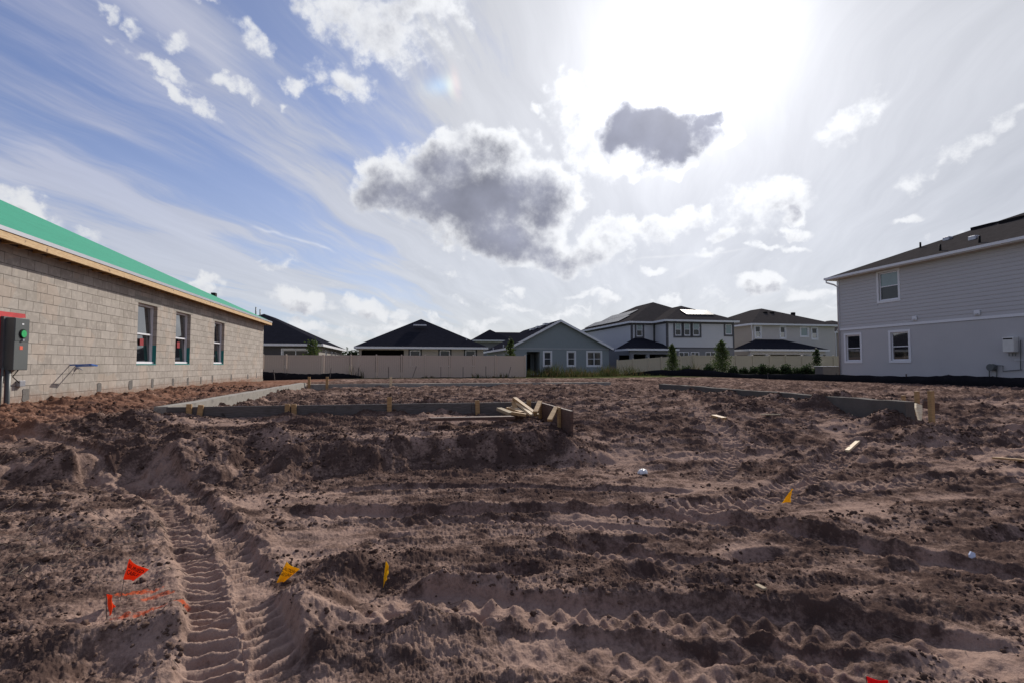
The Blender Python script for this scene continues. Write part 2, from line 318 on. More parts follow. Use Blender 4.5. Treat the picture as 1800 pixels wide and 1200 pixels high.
# ------------------------------------------------------------------ object helpers
def tag(o, label=None, cat=None, group=None, kind=None):
    if label: o['label'] = label
    if cat: o['category'] = cat
    if group: o['group'] = group
    if kind: o['kind'] = kind
    return o
def empty(name, loc=(0, 0, 0), rz=0., label=None, cat=None, group=None):
    o = bpy.data.objects.new(name, None); COL.objects.link(o); o.location = loc; o.rotation_euler = (0, 0, rz); o.empty_display_size = .2
    return tag(o, label, cat, group)
class MB:
    def __init__(s): s.v = []; s.f = []; s.mi = []
    def add(s, vs, fs, mi=0):
        k = len(s.v); s.v += [tuple(p) for p in vs]; s.f += [tuple(i+k for i in f) for f in fs]; s.mi += [mi]*len(fs); return s
    def box(s, x0, x1, y0, y1, z0, z1, mi=0):
        x0, x1 = min(x0, x1), max(x0, x1); y0, y1 = min(y0, y1), max(y0, y1); z0, z1 = min(z0, z1), max(z0, z1)
        return s.add([(x0,y0,z0),(x1,y0,z0),(x1,y1,z0),(x0,y1,z0),(x0,y0,z1),(x1,y0,z1),(x1,y1,z1),(x0,y1,z1)],
              [(0,3,2,1),(4,5,6,7),(0,1,5,4),(1,2,6,5),(2,3,7,6),(3,0,4,7)], mi)
    def bar(s, a, b, w, h, up=(0, 0, 1), mi=0, w2=None, h2=None):
        a, b = Vector(a), Vector(b); d = (b-a).normalized(); up = Vector(up)
        if abs(d.dot(up)) > .95: up = Vector((0, 1, 0)) if abs(d.y) < .9 else Vector((1, 0, 0))
        r = d.cross(up).normalized(); u = r.cross(d).normalized(); w2 = w if w2 is None else w2; h2 = h if h2 is None else h2
        vs = [a-r*w/2-u*h/2, a+r*w/2-u*h/2, a+r*w/2+u*h/2, a-r*w/2+u*h/2, b-r*w2/2-u*h2/2, b+r*w2/2-u*h2/2, b+r*w2/2+u*h2/2, b-r*w2/2+u*h2/2]
        return s.add(vs, [(0,1,2,3),(7,6,5,4),(0,4,5,1),(1,5,6,2),(2,6,7,3),(3,7,4,0)], mi)
    def tube(s, pts, r, n=8, mi=0, r2=None):
        pts = [Vector(p) for p in pts]; r2 = r if r2 is None else r2; k = len(s.v); N = len(pts)
        for i, p in enumerate(pts):
            d = (pts[min(i+1, N-1)]-pts[max(i-1, 0)]).normalized()
            u = d.cross(Vector((0, 0, 1)) if abs(d.z) < .9 else Vector((1, 0, 0))).normalized(); w = d.cross(u)
            rr = r + (r2-r)*i/max(N-1, 1)
            for j in range(n):
                a = 2*math.pi*j/n; s.v.append(tuple(p + u*math.cos(a)*rr + w*math.sin(a)*rr))
        for i in range(N-1):
            for j in range(n):
                j2 = (j+1) % n; s.f.append((k+i*n+j, k+i*n+j2, k+(i+1)*n+j2, k+(i+1)*n+j)); s.mi.append(mi)
        s.f.append(tuple(k+j for j in range(n))[::-1]); s.f.append(tuple(k+(N-1)*n+j for j in range(n))); s.mi += [mi, mi]
        return s
    def build(s, name, mats, parent=None, smooth=False, bevel=0, kind=None):
        me = bpy.data.meshes.new(name); me.from_pydata(s.v, [], s.f)
        for mm_ in (mats if isinstance(mats, (list, tuple)) else [mats]): me.materials.append(mm_)
        if len(set(s.mi)) > 1: me.polygons.foreach_set('material_index', s.mi)
        bm = bmesh.new(); bm.from_mesh(me); bmesh.ops.recalc_face_normals(bm, faces=bm.faces)
        if bevel: bmesh.ops.bevel(bm, geom=list(bm.edges), offset=bevel, segments=1, affect='EDGES', profile=.5)
        bm.to_mesh(me); bm.free()
        if smooth: me.polygons.foreach_set('use_smooth', [True]*len(me.polygons))
        me.update()
        o = bpy.data.objects.new(name, me); COL.objects.link(o)
        if parent is not None: o.parent = parent
        if kind: o['kind'] = kind
        return o
def copy_tree(o, parent=None):
    c = o.copy(); COL.objects.link(c); c.parent = parent
    for ch in o.children: copy_tree(ch, c)
    return c

class Frame:                                   # a building's own axes: y runs along the lot lines
    def __init__(s, x, y, az): s.o = Vector((x, y, 0)); s.yv = Vector((math.sin(az), math.cos(az), 0)); s.xv = Vector((math.cos(az), -math.sin(az), 0)); s.az = az
    def loc(s, p): d = p - s.o; return Vector((d.dot(s.xv), d.dot(s.yv), p.z))
    def wld(s, x, y, z): return s.o + s.xv*x + s.yv*y + Vector((0, 0, z))
    def X(s, px, py, x):
        r = ray(px, py); c = s.loc(CAM); t = (x-c.x)/r.dot(s.xv); return s.loc(CAM + r*t)
    def Y(s, px, py, y):
        r = ray(px, py); c = s.loc(CAM); t = (y-c.y)/r.dot(s.yv); return s.loc(CAM + r*t)

# ------------------------------------------------------------------ numpy noise and the ground's height
def _h(ix, iy, seed):
    ix = ix.astype(np.int64).astype(np.uint32); iy = iy.astype(np.int64).astype(np.uint32)
    h = ix*np.uint32(374761393) + iy*np.uint32(668265263) + np.uint32((seed*2246822519) & 0xffffffff)
    h = (h ^ (h >> np.uint32(13)))*np.uint32(1274126177); h ^= h >> np.uint32(16)
    return h
def perlin(x, y, seed=0):
    x0 = np.floor(x); y0 = np.floor(y); fx = (x-x0).astype(np.float32); fy = (y-y0).astype(np.float32)
    u = fx*fx*fx*(fx*(fx*6-15)+10); v = fy*fy*fy*(fy*(fy*6-15)+10)
    def g(ax, ay, dx, dy):
        a = _h(ax, ay, seed).astype(np.float32)*np.float32(2*math.pi/4294967296.0)
        return np.cos(a)*dx + np.sin(a)*dy
    a = g(x0, y0, fx, fy); b = g(x0+1, y0, fx-1, fy); c = g(x0, y0+1, fx, fy-1); d = g(x0+1, y0+1, fx-1, fy-1)
    return ((a + u*(b-a)) + v*((c + u*(d-c)) - (a + u*(b-a))))*1.5
def fbm(x, y, f, oct=4, seed=0, gain=.5, ridge=False):
    s = 0; a = 1.; t = 0
    for i in range(oct):
        n = perlin(x*f, y*f, seed+i*17)
        if ridge: n = 1-2*np.abs(n)
        s = s + a*n; t += a; a *= gain; f *= 2.03
    return s/t
def sstep(x, a, b):
    t = np.clip((x-a)/(b-a), 0, 1); return t*t*(3-2*t)
def gpx(px, py, z=0.):                          # a picture position read as a point of the lot
    p = onZ(px, py, z); return (p.x, p.y)
def smooth_poly(pts, n=10):
    P_ = [np.array(p, float) for p in pts]; P_ = [2*P_[0]-P_[1]]+P_+[2*P_[-1]-P_[-2]]; out = []
    for i in range(1, len(P_)-2):
        a, b, c, d = P_[i-1:i+3]
        for k in range(n):
            t = k/n; out.append(.5*((2*b)+(-a+c)*t+(2*a-5*b+4*c-d)*t*t+(-a+3*b-3*c+d)*t**3))
    out.append(P_[-2]); return np.array(out)
def sdist(x, y, poly):                          # signed distance and arc length
    best = np.full(x.shape, 1e9, np.float32); sg = np.zeros_like(best); arc = np.zeros_like(best); L = 0.
    for i in range(len(poly)-1):
        ax, ay = poly[i]; bx, by = poly[i+1]; dx, dy = bx-ax, by-ay; l = math.hypot(dx, dy)
        if l < 1e-6: continue
        t = np.clip(((x-ax)*dx+(y-ay)*dy)/(l*l), 0, 1); ex = x-ax-t*dx; ey = y-ay-t*dy; d = np.hypot(ex, ey)
        m_ = d < best; best = np.where(m_, d, best)
        sg = np.where(m_, np.sign(dx*ey-dy*ex)*d, sg); arc = np.where(m_, L+t*l, arc); L += l
    return best, sg, arc, L
# (pixels, width, depth, lug spacing, lug height, bars across?)
TRACKS = [
 ([(235,835),(300,872),(350,930),(392,1000),(412,1080),(425,1150),(440,1260)], .47, .062, .095, .052, 1),
 ([(470,905),(700,905),(900,900),(1100,905),(1300,925),(1480,955),(1640,990)], .34, .065, .12, .042, 2),
 ([(560,1068),(800,1062),(1000,1080),(1200,1085),(1400,1100),(1600,1130),(1850,1200)], .36, .05, .13, .05, 2),
 ([(1505,770),(1470,810),(1400,850),(1300,885),(1150,905)], .40, .055, .12, .055, 1),
 ([(1850,840),(1650,845),(1450,870),(1300,905)], .30, .035, .12, .04, 1),
 ([(1480,965),(1620,985),(1760,1010),(1900,1050)], .34, .06, .13, .04, 2),
 ([(800,1145),(1000,1150),(1200,1170),(1400,1225)], .34, .04, .13, .045, 2),
 ([(-100,820),(60,822),(170,850),(260,880)], .30, .04, .12, .02, 1),
 ([(600,925),(850,922),(1080,930),(1250,950)], .16, .022, .11, .034, 2),
 ([(900,960),(1150,985),(1350,1010)], .2, .03, .12, .03, 2),
 ([(560,868),(800,858),(1050,862),(1250,868)], .2, .03, .10, .022, 2),
 ([(540,990),(600,985),(680,980)], .2, .025, .1, .02, 1),
 ([(1150,1130),(1350,1150),(1600,1200)], .22, .04, .12, .04, 2),
 ([(580,1090),(800,1090),(950,1100)], .22, .035, .11, .035, 2),
 ([(600,680),(800,674),(1000,684)], .5, .06, .15, .03, 1),
 ([(1250,680),(1450,684),(1800,692)], .5, .05, .15, .03, 1),
 ([(1100,820),(1250,812),(1400,790)], .3, .03, .11, .025, 1),
 ([(620,700),(900,690),(1100,700),(1300,730)], .40, .05, .14, .03, 1),
 ([(1200,700),(1230,740),(1290,790),(1250,850)], .34, .035, .12, .045, 1),
 ([(1640,760),(1800,752),(2000,750)], .42, .07, .14, .04, 1),
 ([(1680,715),(1800,712),(2000,716)], .42, .06, .14, .04, 1),
]
TRK = [(smooth_poly([gpx(px, py, max(0, min(.4, (820-py)*.003))) for px, py in t[0]]),)+t[1:] for t in TRACKS]
# (px,py, z seat, radius along x, radius along y, height)
MOUNDS = [
 (240,770,.25,.85,.45,.15),(330,735,.35,.6,.3,.05),(190,735,.35,.5,.4,.10),(270,800,.1,.6,.3,.09),
 (560,770,.3,.9,.22,.04),(800,765,.3,.8,.22,.05),(960,775,.25,.5,.25,.06),(450,800,.1,.5,.2,.08),
 (1620,745,.35,.55,.35,.24),(1560,735,.35,.5,.3,.12),(1700,750,.3,.5,.3,.12),
 (985,690,.45,.6,.4,.10),(650,690,.45,1.1,.4,.10),(1250,700,.4,.7,.4,.12),(1290,725,.35,.6,.3,.10),(1110,668,.5,1.2,.5,.10),(520,692,.45,.6,.5,.10),(350,705,.5,.3,.8,.08),
 (1420,930,.0,.3,.2,.11),(1385,895,.0,.22,.12,.06),(930,965,.0,.5,.2,.05),(640,1010,.0,.3,.25,.12),(700,1120,.0,.4,.2,.10),(1680,900,.0,.8,.2,.08),
 (130,712,.5,.9,.30,.06),(230,700,.5,.9,.3,.07),(300,694,.5,.9,.35,.09),(370,688,.5,1.0,.4,.10),(430,683,.5,.7,.5,.10),(480,690,.5,.25,1.2,.10),(1330,706,.42,.9,.5,.10),(1430,712,.42,.7,.4,.13),(1565,719,.5,.55,.35,.26),(1480,713,.45,.4,.3,.12),(1290,697,.45,.5,.3,.13),(1240,690,.45,.6,.3,.12),(1370,705,.45,.5,.3,.14),(1455,711,.45,.5,.3,.14),(420,713,.5,.5,.15,.10),(560,715,.5,.35,.12,.07),(760,713,.48,.6,.14,.10),(1510,716,.4,.7,.35,.12),(1200,690,.45,.9,.5,.08),(420,722,.4,.8,.2,.07),(620,722,.4,.7,.2,.06),(740,720,.4,.6,.2,.08),(1280,1050,.0,.3,.12,.05),(1550,1060,.0,.6,.14,.09),(1250,1020,.0,.4,.10,.05),(100,1110,.0,.35,.22,.10),(150,930,.0,.7,.3,.14),(60,890,.0,.8,.3,.12),(300,1130,.0,.22,.18,.10),(540,1090,.0,.2,.25,.10),
 (1700,1150,.0,.4,.12,.06),(820,1030,0,.3,.15,.05),(1010,1130,0,.2,.10,.05),
]
HOLES = [(1060,960,0,.28,.14,.13),(1150,1010,0,.24,.13,.09),(740,1090,0,.2,.08,.06),(960,1110,0,.15,.08,.05),(980,700,.45,.5,.4,.10),(1440,1145,0,.3,.1,.05),(250,1160,0,.3,.2,.09),(620,1120,0,.22,.14,.09),(880,1010,0,.3,.12,.08),(1340,980,0,.25,.12,.07),(690,945,0,.14,.08,.06),(1780,940,0,.4,.12,.08)]
CALM = [(*gpx(215, 1062), .0, .26), (*gpx(486, 1032, -.02), -.03, .20), (*gpx(674, 1042, -.02), -.03, .2), (*gpx(1380, 893), .0, .22), (*gpx(1540, 1235), -.02, .16), (*gpx(190, 1088), -.01, .16)]
def seat(lst): return [(gpx(a, b, z), rx, ry, h) for a, b, z, rx, ry, h in lst]
MO, HO = seat(MOUNDS), seat(HOLES)
def height(x, y, full=True):
    x = np.asarray(x, np.float32); y = np.asarray(y, np.float32)
    r = np.hypot(x, y)
    wob = fbm(x, y, .9, 4, 3)*.85
    edge = np.where(x < -5.3, 8.3, 6.55) + np.clip((x-2.6)*.2, 0, .8)
    soft = .62 + np.clip((x-1.8)*.9, 0, 2.4)
    yy = y + wob
    L = .33*sstep(yy, edge-soft*.6, edge+soft*.6)
    L = L + .09*sstep(y, 7.4, 8.6)*(1-sstep(x, .4, 2.2))*(1-sstep(y, 9.2, 10.5)) + .02*sstep(y, 7, 8.4)
    L = L + .12*sstep(y, 8.0, 10) * sstep(x, 2.4, 4.5)
    L = L - .07*sstep(y, 7.5, 8.5)*np.exp(-((x-8.15)/.55)**4) - .09*sstep(y, 9, 10)*np.exp(-((x+3.05)/.4)**4) + .07*sstep(y, 8.6, 11)*(1-sstep(x, 2, 3.5))
    
    
    L = L + .10*sstep(-x, 5, 6.6)*sstep(y, 8.4, 9.6)
    # crest of the pad's edge
    cr = np.exp(-((yy-(edge+.35))/.38)**2)*(sstep(x, -4.8, -4.0)*(1-sstep(x, 2.0, 3.2)))
    L = L + cr*(-.01+.10*fbm(x, y, 1.7, 3, 5))
    gul = fbm(x*2.4, y*.5, 1.2, 3, 8, ridge=True)
    L = L + .06*gul*np.exp(-((yy-edge)/.5)**2)*sstep(x, -4.5, -3.8)*(1-sstep(x, 2.2, 3.0))
    Mm = np.zeros_like(L)
    for (cx, cy), rx, ry, h in MO:
        e = ((x-cx)/rx)**2 + ((y-cy)/ry)**2
        Mm = Mm + .72*h*np.exp(-e)*(1+.9*fbm(x, y, 3.1, 4, 11))
    for (cx, cy), rx, ry, h in HO:
        e = ((x-cx)/rx)**2 + ((y-cy)/ry)**2
        e = e*(1+.7*fbm(x, y, 2.6, 4, 13)); Mm = Mm - .8*h*np.exp(-e*e) + .22*h*np.exp(-(np.sqrt(np.maximum(e, 0))-1.25)**2*9)
    # broad undulation, sharp crests laid across the view
    near = 1-sstep(r, 24, 45)
    und = fbm(x*.75, y*1.7, .9, 4, 21)
    L = L + (.032*und)*near
    rg = fbm(x*.55 + und*.4, y*1.9, 1.3, 4, 31, ridge=True)
    L = L + (.018+.02*sstep(r, 6, 10))*rg*near
    smoothpad = sstep(fbm(x*.55, y*1.5, .9, 3, 41), .02, .30)*(1-.4*sstep(y, 8.5, 10))       # wind-smoothed sand against disturbed soil
    tr = np.zeros_like(L)
    flat = np.zeros_like(L)
    for poly, w, dep, sp, lh, bars in TRK:
        mn = poly.min(0)-.8; mx = poly.max(0)+.8
        k = (x > mn[0]) & (x < mx[0]) & (y > mn[1]) & (y < mx[1])
        if not np.any(k): continue
        xs = x[k] if np.ndim(x) else x; ys = y[k] if np.ndim(y) else y
        xs = np.atleast_1d(xs); ys = np.atleast_1d(ys)
        d, sg, arc, Ln = sdist(xs, ys, poly)
        wq = .5*w*(1+.10*fbm(arc, sg*0+1, 1.7, 2, 51))
        endf = sstep(arc, 0, .35)*(1-sstep(arc, Ln-.35, Ln))
        inn = 1-sstep(d, wq*.82, wq*1.08)
        berm = np.exp(-((d-wq*1.28)/(w*.17))**2)
        jit = arc + .03*fbm(xs, ys, 3, 2, 61)
        keep = sstep(fbm(xs, ys, 1.6, 2, 66), -.6, -.25)
        if bars == 1:
            ph = jit + np.abs(sg)*.45 + (sg > 0)*sp*.5
            wv = np.abs(((ph/sp) % 1)*2-1); lug = sstep(wv, .35, .8)
            lug = lug*(1-.6*np.exp(-(sg/(w*.06))**2))*(.75+.8*fbm(xs, ys, 5, 3, 67)) + (.75+1.5*fbm(xs, ys, 9, 3, 68))*np.exp(-(sg/(w*.08))**2)
            pr = -dep*inn + lh*lug*inn*(.4+.6*keep)
        else:
            a = ((jit/sp) % 1)*2-1; kn = np.exp(-(a/.58)**2)*(.8+.9*fbm(xs, ys, 5, 3, 67))
            b = (((jit/sp)+.5) % 1)*2-1; kn2 = np.exp(-(b/.58)**2)*(.8+.9*fbm(xs, ys, 5, 3, 69))
            pr = -dep*inn + lh*1.45*(kn*np.exp(-((sg+w*.28)/(w*.15))**2) + kn2*np.exp(-((sg-w*.10)/(w*.14))**2)*.8)*(.4+.6*keep)
        pr = (pr + dep*.42*berm*(1+(.7*(sg > 0) if dep == .062 else 0))*(1+1.6*fbm(xs, ys, 6, 4, 71)))*endf
        if np.ndim(x): tr[k] += pr.astype(np.float32); flat[k] = np.maximum(flat[k], (inn*endf).astype(np.float32))
        else: tr = tr + pr[0]
    # keep the ground quiet under tracks and along walls
    rough = (1-.58*smoothpad)*(1-.62*flat)
    L = L + tr + Mm*(1-.75*flat)
    c1 = fbm(x*.8, y*1.2, 5.5, 3, 81); 
    bl = np.abs(fbm(x*.55, y*1.5, 2.3, 3, 77)); far2 = sstep(r, 5.5, 9)
    L = L + (.05+.15*far2)*np.maximum(bl-.12, 0)*(rough*.8+.2)*near*(1-.85*flat)
    L = L + (.030+.04*far2)*np.maximum(c1+.1, 0)*rough*near*(1-.6*flat)
    c2 = .35-fbm(x, y, 15, 4, 91, .6, ridge=True)
    L = L + (.017+.012*far2)*c2*rough*near
    c3 = fbm(x, y, 46, 3, 95, .6)
    L = L + (.0105*rough+.0016)*c3*near
    L = L + .0045*fbm(x, y, 95, 2, 99)*(rough+.25)*near
    for cx, cy, z_, R0 in CALM:
        g_ = np.exp(-(((x-cx)**2+(y-cy)**2)/(R0*R0))**1.5); L = L*(1-g_)+(z_+.012*c3+.02*c1)*g_
    # footprints
    f = np.zeros_like(L)
    L = L*1.0
    # level bed for the houses and fences
    far = sstep(r, 22, 38)
    L = L*(1-far) + (.28+.14*sstep(x, 12, 22))*far
    hw = (1-sstep(np.abs(x+8.0), .8, 1.4))*sstep(y, 9, 10)
    return L, rough, smoothpad, flat


# ---- ground sheet: polar grid about the viewer, fine where one can see detail
az = np.concatenate([np.arange(-rad(85), -rad(47), .0055), np.arange(-rad(47), rad(47), .00135), np.arange(rad(47)+.002, rad(85), .0055)])+YAW
rest = np.linspace(az[-1]+rad(1), az[0]+2*math.pi-rad(1), 70)
az = np.concatenate([az, rest]); NA = len(az)
rs = [.3, .6, .9, 1.2, 1.5]; r_ = 1.7
while r_ < 1500:
    rs.append(r_); r_ *= (1.0036 if r_ < 14 else 1.0052 if r_ < 32 else 1.03 if r_ < 80 else 1.25)
rs = np.array(rs); NR = len(rs)
A_, R_ = np.meshgrid(az, rs)
GX = (np.sin(A_)*R_).astype(np.float32).ravel(); GY = (np.cos(A_)*R_).astype(np.float32).ravel()
GZ, ROUGH, SMO, FLAT = height(GX, GY)
co = np.stack([GX, GY, GZ], 1)
GG = GZ.reshape(NR, NA); azs = (az-az[0])
def gz(x, y):                                   # height of the ground sheet, read off its grid
    r = math.hypot(x, y); a = (math.atan2(x, y)-az[0]) % (2*math.pi)
    i_ = min(max(int(np.searchsorted(rs, r))-1, 0), NR-2); fr = min(max((r-rs[i_])/(rs[i_+1]-rs[i_]), 0), 1)
    j_ = min(int(np.searchsorted(azs, a, side='right'))-1, NA-1); j3 = (j_+1) % NA; hi = azs[j3] if j3 else 2*math.pi; fa = (a-azs[j_])/(hi-azs[j_])
    return float((GG[i_, j_]*(1-fa)+GG[i_, j3]*fa)*(1-fr)+(GG[i_+1, j_]*(1-fa)+GG[i_+1, j3]*fa)*fr)
i = np.arange(NR-1)[:, None]*NA; j = np.arange(NA)[None, :]; j2 = (j+1) % NA
quads = np.stack([i+j, i+NA+j, i+NA+j2, i+j2], -1).reshape(-1, 4)
centre = np.arange(NA)[::-1]
me = bpy.data.meshes.new('ground'); me.vertices.add(len(co)+1)
me.vertices.foreach_set('co', np.append(co, [[0, 0, GZ[:NA].mean()]], 0).astype(np.float32).ravel())
tris = np.stack([np.full(NA, len(co)), np.arange(NA), (np.arange(NA)+1) % NA], 1)[:, ::-1]
nl = quads.size + tris.size
me.loops.add(nl); me.loops.foreach_set('vertex_index', np.concatenate([quads[:, ::-1].ravel(), tris.ravel()]).astype(np.int32))
me.polygons.add(len(quads)+len(tris))
ls = np.concatenate([np.arange(len(quads))*4, len(quads)*4+np.arange(len(tris))*3]).astype(np.int32)
me.polygons.foreach_set('loop_start', ls)
me.polygons.foreach_set('use_smooth', np.ones(len(ls), bool))
me.update(calc_edges=True); me.validate()
# soil moisture as an attribute: turned soil is dark and damp, settled sand is dry and pale
at = me.attributes.new('dry', 'FLOAT', 'POINT')
dry = .50 + .30*np.maximum(fbm(GX*.35, GY*1.3, .9, 3, 145), 0) + .20*SMO + .12*FLAT + .22*fbm(GX, GY, .55, 3, 141) + .32*fbm(GX*.6, GY*1.5, 1.9, 4, 143) + .30*fbm(GX, GY, 6, 3, 151) - 1.0*np.maximum(fbm(GX*.8, GY*1.2, 5.5, 3, 81), 0)*ROUGH - .06*(ROUGH)
Zl = fbm(GX*.8, GY*1.4, 1.1, 3, 161)*.25
at.data.foreach_set('value', np.append(np.clip(dry+Zl, 0, 1), .5).astype(np.float32))
ground = bpy.data.objects.new('ground', me); COL.objects.link(ground); ground['kind'] = 'structure'
M = bpy.data.materials.new('soil'); M.use_nodes = True; q = NT(M.node_tree)
P_ = q.n('ShaderNodeTexCoord').outputs['Object']; s = q.sep(P_)
dr = q.n('ShaderNodeAttribute', attribute_name='dry').outputs['Fac']
g1 = q.noise(P_, 34, 6, .68); g2 = q.noise(P_, 160, 4, .7); g3 = q.noise(P_, 3.2, 6, .6)
t = q.m('ADD', dr, q.m('MULTIPLY', q.m('SUBTRACT', g1, .5), 1.2))
c = q.mix(q.ss(t, .22, .88), (.080, .053, .045, 1), (.315, .218, .177, 1))
c = q.mix(q.ss(t, .75, 1.25, 0, .6), c, (.38, .27, .215, 1))
c = q.mix(q.m('MULTIPLY', q.ss(g3, .5, .7), .2), c, (.22, .135, .10, 1))
c = q.v('SCALE', c, q.m('MULTIPLY_ADD', g2, .5, .75))
# redder clay beside the block house
c = q.mix(q.m('MULTIPLY', q.ss(q.m('ADD', s[0], q.m('MULTIPLY', g3, 1.5)), -4.6, -3.6, .55, 0), q.ss(s[1], 6, 8)), c, (.25, .125, .08, 1))
# sprayed orange marking
def spot(cx, cy, rx, ry):
    a = q.m('DIVIDE', q.m('SUBTRACT', s[0], cx), rx); b_ = q.m('DIVIDE', q.m('SUBTRACT', s[1], cy), ry)
    return q.m('SUBTRACT', 1.0, q.m('MULTIPLY_ADD', a, a, q.m('MULTIPLY', b_, b_)))
sp = None
for px, py, rx, ry in ((240,1042,.16,.05),(275,1050,.12,.045),(255,1078,.16,.045),(318,1068,.06,.03),(208,1100,.04,.03)):
    x_, y_ = gpx(px, py); f = spot(x_, y_, rx, ry); sp = f if sp is None else q.m('MAXIMUM', sp, f)
pm = q.ss(q.m('ADD', sp, q.m('MULTIPLY', q.m('SUBTRACT', q.noise(P_, 22, 6, .75), .5), 4.6)), .25, 1.0)
pm = q.m('MULTIPLY', pm, q.m('GREATER_THAN', sp, -1.5))
c = q.mix(q.m('MULTIPLY', pm, .8), c, (.48, .085, .03, 1))
# grass beyond the lots
rr = q.v('LENGTH', P_)
c = q.mix(q.ss(q.m('ADD', rr, q.m('MULTIPLY', g3, 6)), 41, 46), c, (.07, .085, .03, 1))
b = q.n('ShaderNodeBsdfPrincipled'); q.put(b.inputs['Base Color'], c); b.inputs['Roughness'].default_value = 1; b.inputs['Specular IOR Level'].default_value = 0
bp = q.n('ShaderNodeBump'); bp.inputs['Distance'].default_value = .012; bp.inputs['Strength'].default_value = .9
q.put(bp.inputs['Height'], q.m('MULTIPLY_ADD', g2, .25, g1)); q.put(b.inputs['Normal'], bp.outputs[0])
q.put(q.n('ShaderNodeOutputMaterial').inputs[0], b.outputs[0]); me.materials.append(M)

# ---- loose clods of soil
def ico():
    bm = bmesh.new(); bmesh.ops.create_icosphere(bm, subdivisions=2, radius=1); v = np.array([tuple(p.co) for p in bm.verts]); f = np.array([[w.index for w in fc.verts] for fc in bm.faces]); bm.free(); return v, f
iv, fi = ico(); rng = np.random.default_rng(5)
N = 26000
ra = 1.9*np.exp(rng.random(N)*math.log(16/1.9)); aa = YAW + (rng.random(N)-.5)*rad(98)
cx = np.sin(aa)*ra; cy = np.cos(aa)*ra
# extra heaps of clods on the mounds
ex = []
for (mx_, my_), rx, ry, h in MO:
    k = int(140*rx*ry/.2*(.5 if h < .1 else 1)); k = min(k, 420)
    ex.append(np.stack([mx_+rng.normal(0, .62, k)*rx, my_+rng.normal(0, .62, k)*ry], 1))
k = 1500; ex.append(np.stack([rng.uniform(-4.6, 2.6, k), 6.9+rng.normal(0, .35, k)], 1))
ex = np.concatenate(ex); cx = np.append(cx, ex[:, 0]).astype(np.float32); cy = np.append(cy, ex[:, 1]).astype(np.float32)
hz_, ro, sm, fl = height(cx, cy)
cl = fbm(cx, cy, 1.6, 3, 171)
isx = np.arange(len(cx)) >= N
okc = ((ro > .35) & (cl > -.02)) | (rng.random(len(cx)) < .015) | isx
okc &= (cx > -6.9) & ((fl < .3) | (rng.random(len(cx)) < .12))
cx, cy, hz_ = cx[okc], cy[okc], hz_[okc]; n = len(cx); rr_ = np.hypot(cx, cy)
sz = .0034*rr_**.55*np.exp(rng.normal(0, .5, n)); sz = np.clip(sz, .0025, .032)
V = np.empty((n, len(iv), 3), np.float32)
var = [iv*(1+.34*rng.normal(size=(len(iv), 1))*.6) for _ in range(24)]
for a in range(n):
    th = rng.random()*6.28; c_, s_ = math.cos(th), math.sin(th); v = var[a % 24]*np.array([1, rng.uniform(.6, 1), rng.uniform(.45, .85)])
    V[a, :, 0] = (v[:, 0]*c_-v[:, 1]*s_)*sz[a]+cx[a]; V[a, :, 1] = (v[:, 0]*s_+v[:, 1]*c_)*sz[a]+cy[a]; V[a, :, 2] = v[:, 2]*sz[a]+hz_[a]+sz[a]*.15
Fq = (fi[None]+(np.arange(n)*len(iv))[:, None, None]).reshape(-1, 3)
me = bpy.data.meshes.new('loose_clods'); me.vertices.add(n*len(iv)); me.vertices.foreach_set('co', V.ravel())
me.loops.add(Fq.size); me.loops.foreach_set('vertex_index', Fq.ravel().astype(np.int32)); me.polygons.add(len(Fq)); me.polygons.foreach_set('loop_start', (np.arange(len(Fq))*3).astype(np.int32))
me.update(calc_edges=True); me.materials.append(M_clod)
clods = bpy.data.objects.new('loose_clods', me); COL.objects.link(clods); tag(clods, 'crumbled clods of turned dark soil strewn over the sandy lot', 'soil clods', kind='stuff')

# ------------------------------------------------------------------ walls and windows
def wall_panel(mb, o, u, n, L, z0, z1, holes, depth=.1, mi=0, thick=None):
    """rectangular wall from point o along unit u, facing n, with rectangular openings (u0,u1,z0,z1) and their reveals"""
    o, u, n = Vector(o), Vector(u), Vector(n)
    us = sorted({0, L, *[h[0] for h in holes], *[h[1] for h in holes]}); zs = sorted({z0, z1, *[h[2] for h in holes], *[h[3] for h in holes]})
    def P(a, z, d=0): p = o+u*a-n*d; return (p.x, p.y, z)
    for a0, a1 in zip(us, us[1:]):
        for b0, b1 in zip(zs, zs[1:]):
            ca, cb = (a0+a1)/2, (b0+b1)/2
            if any(h[0] < ca < h[1] and h[2] < cb < h[3] for h in holes): continue
            mb.add([P(a0, b0), P(a1, b0), P(a1, b1), P(a0, b1)], [(0, 1, 2, 3)], mi)
    for h in holes:
        a0, a1, b0, b1 = h[:4]
        for q1, q2 in (((a0, b0), (a1, b0)), ((a1, b0), (a1, b1)), ((a1, b1), (a0, b1)), ((a0, b1), (a0, b0))):
            mb.add([P(*q1), P(*q2), P(*q2, depth), P(*q1, depth)], [(0, 1, 2, 3)], mi)
def obox(mb, o, u, n, a0, a1, z0, z1, d0, d1, mi=0):
    """box in wall coordinates: along u, height, depth d measured outward along n"""
    o, u, n = Vector(o), Vector(u), Vector(n)
    vs = []
    for z in (z0, z1):
        for a, d in ((a0, d0), (a1, d0), (a1, d1), (a0, d1)):
            p = o+u*a+n*d; vs.append((p.x, p.y, z))
    mb.add(vs, [(0,3,2,1),(4,5,6,7),(0,1,5,4),(1,2,6,5),(2,3,7,6),(3,0,4,7)], mi)
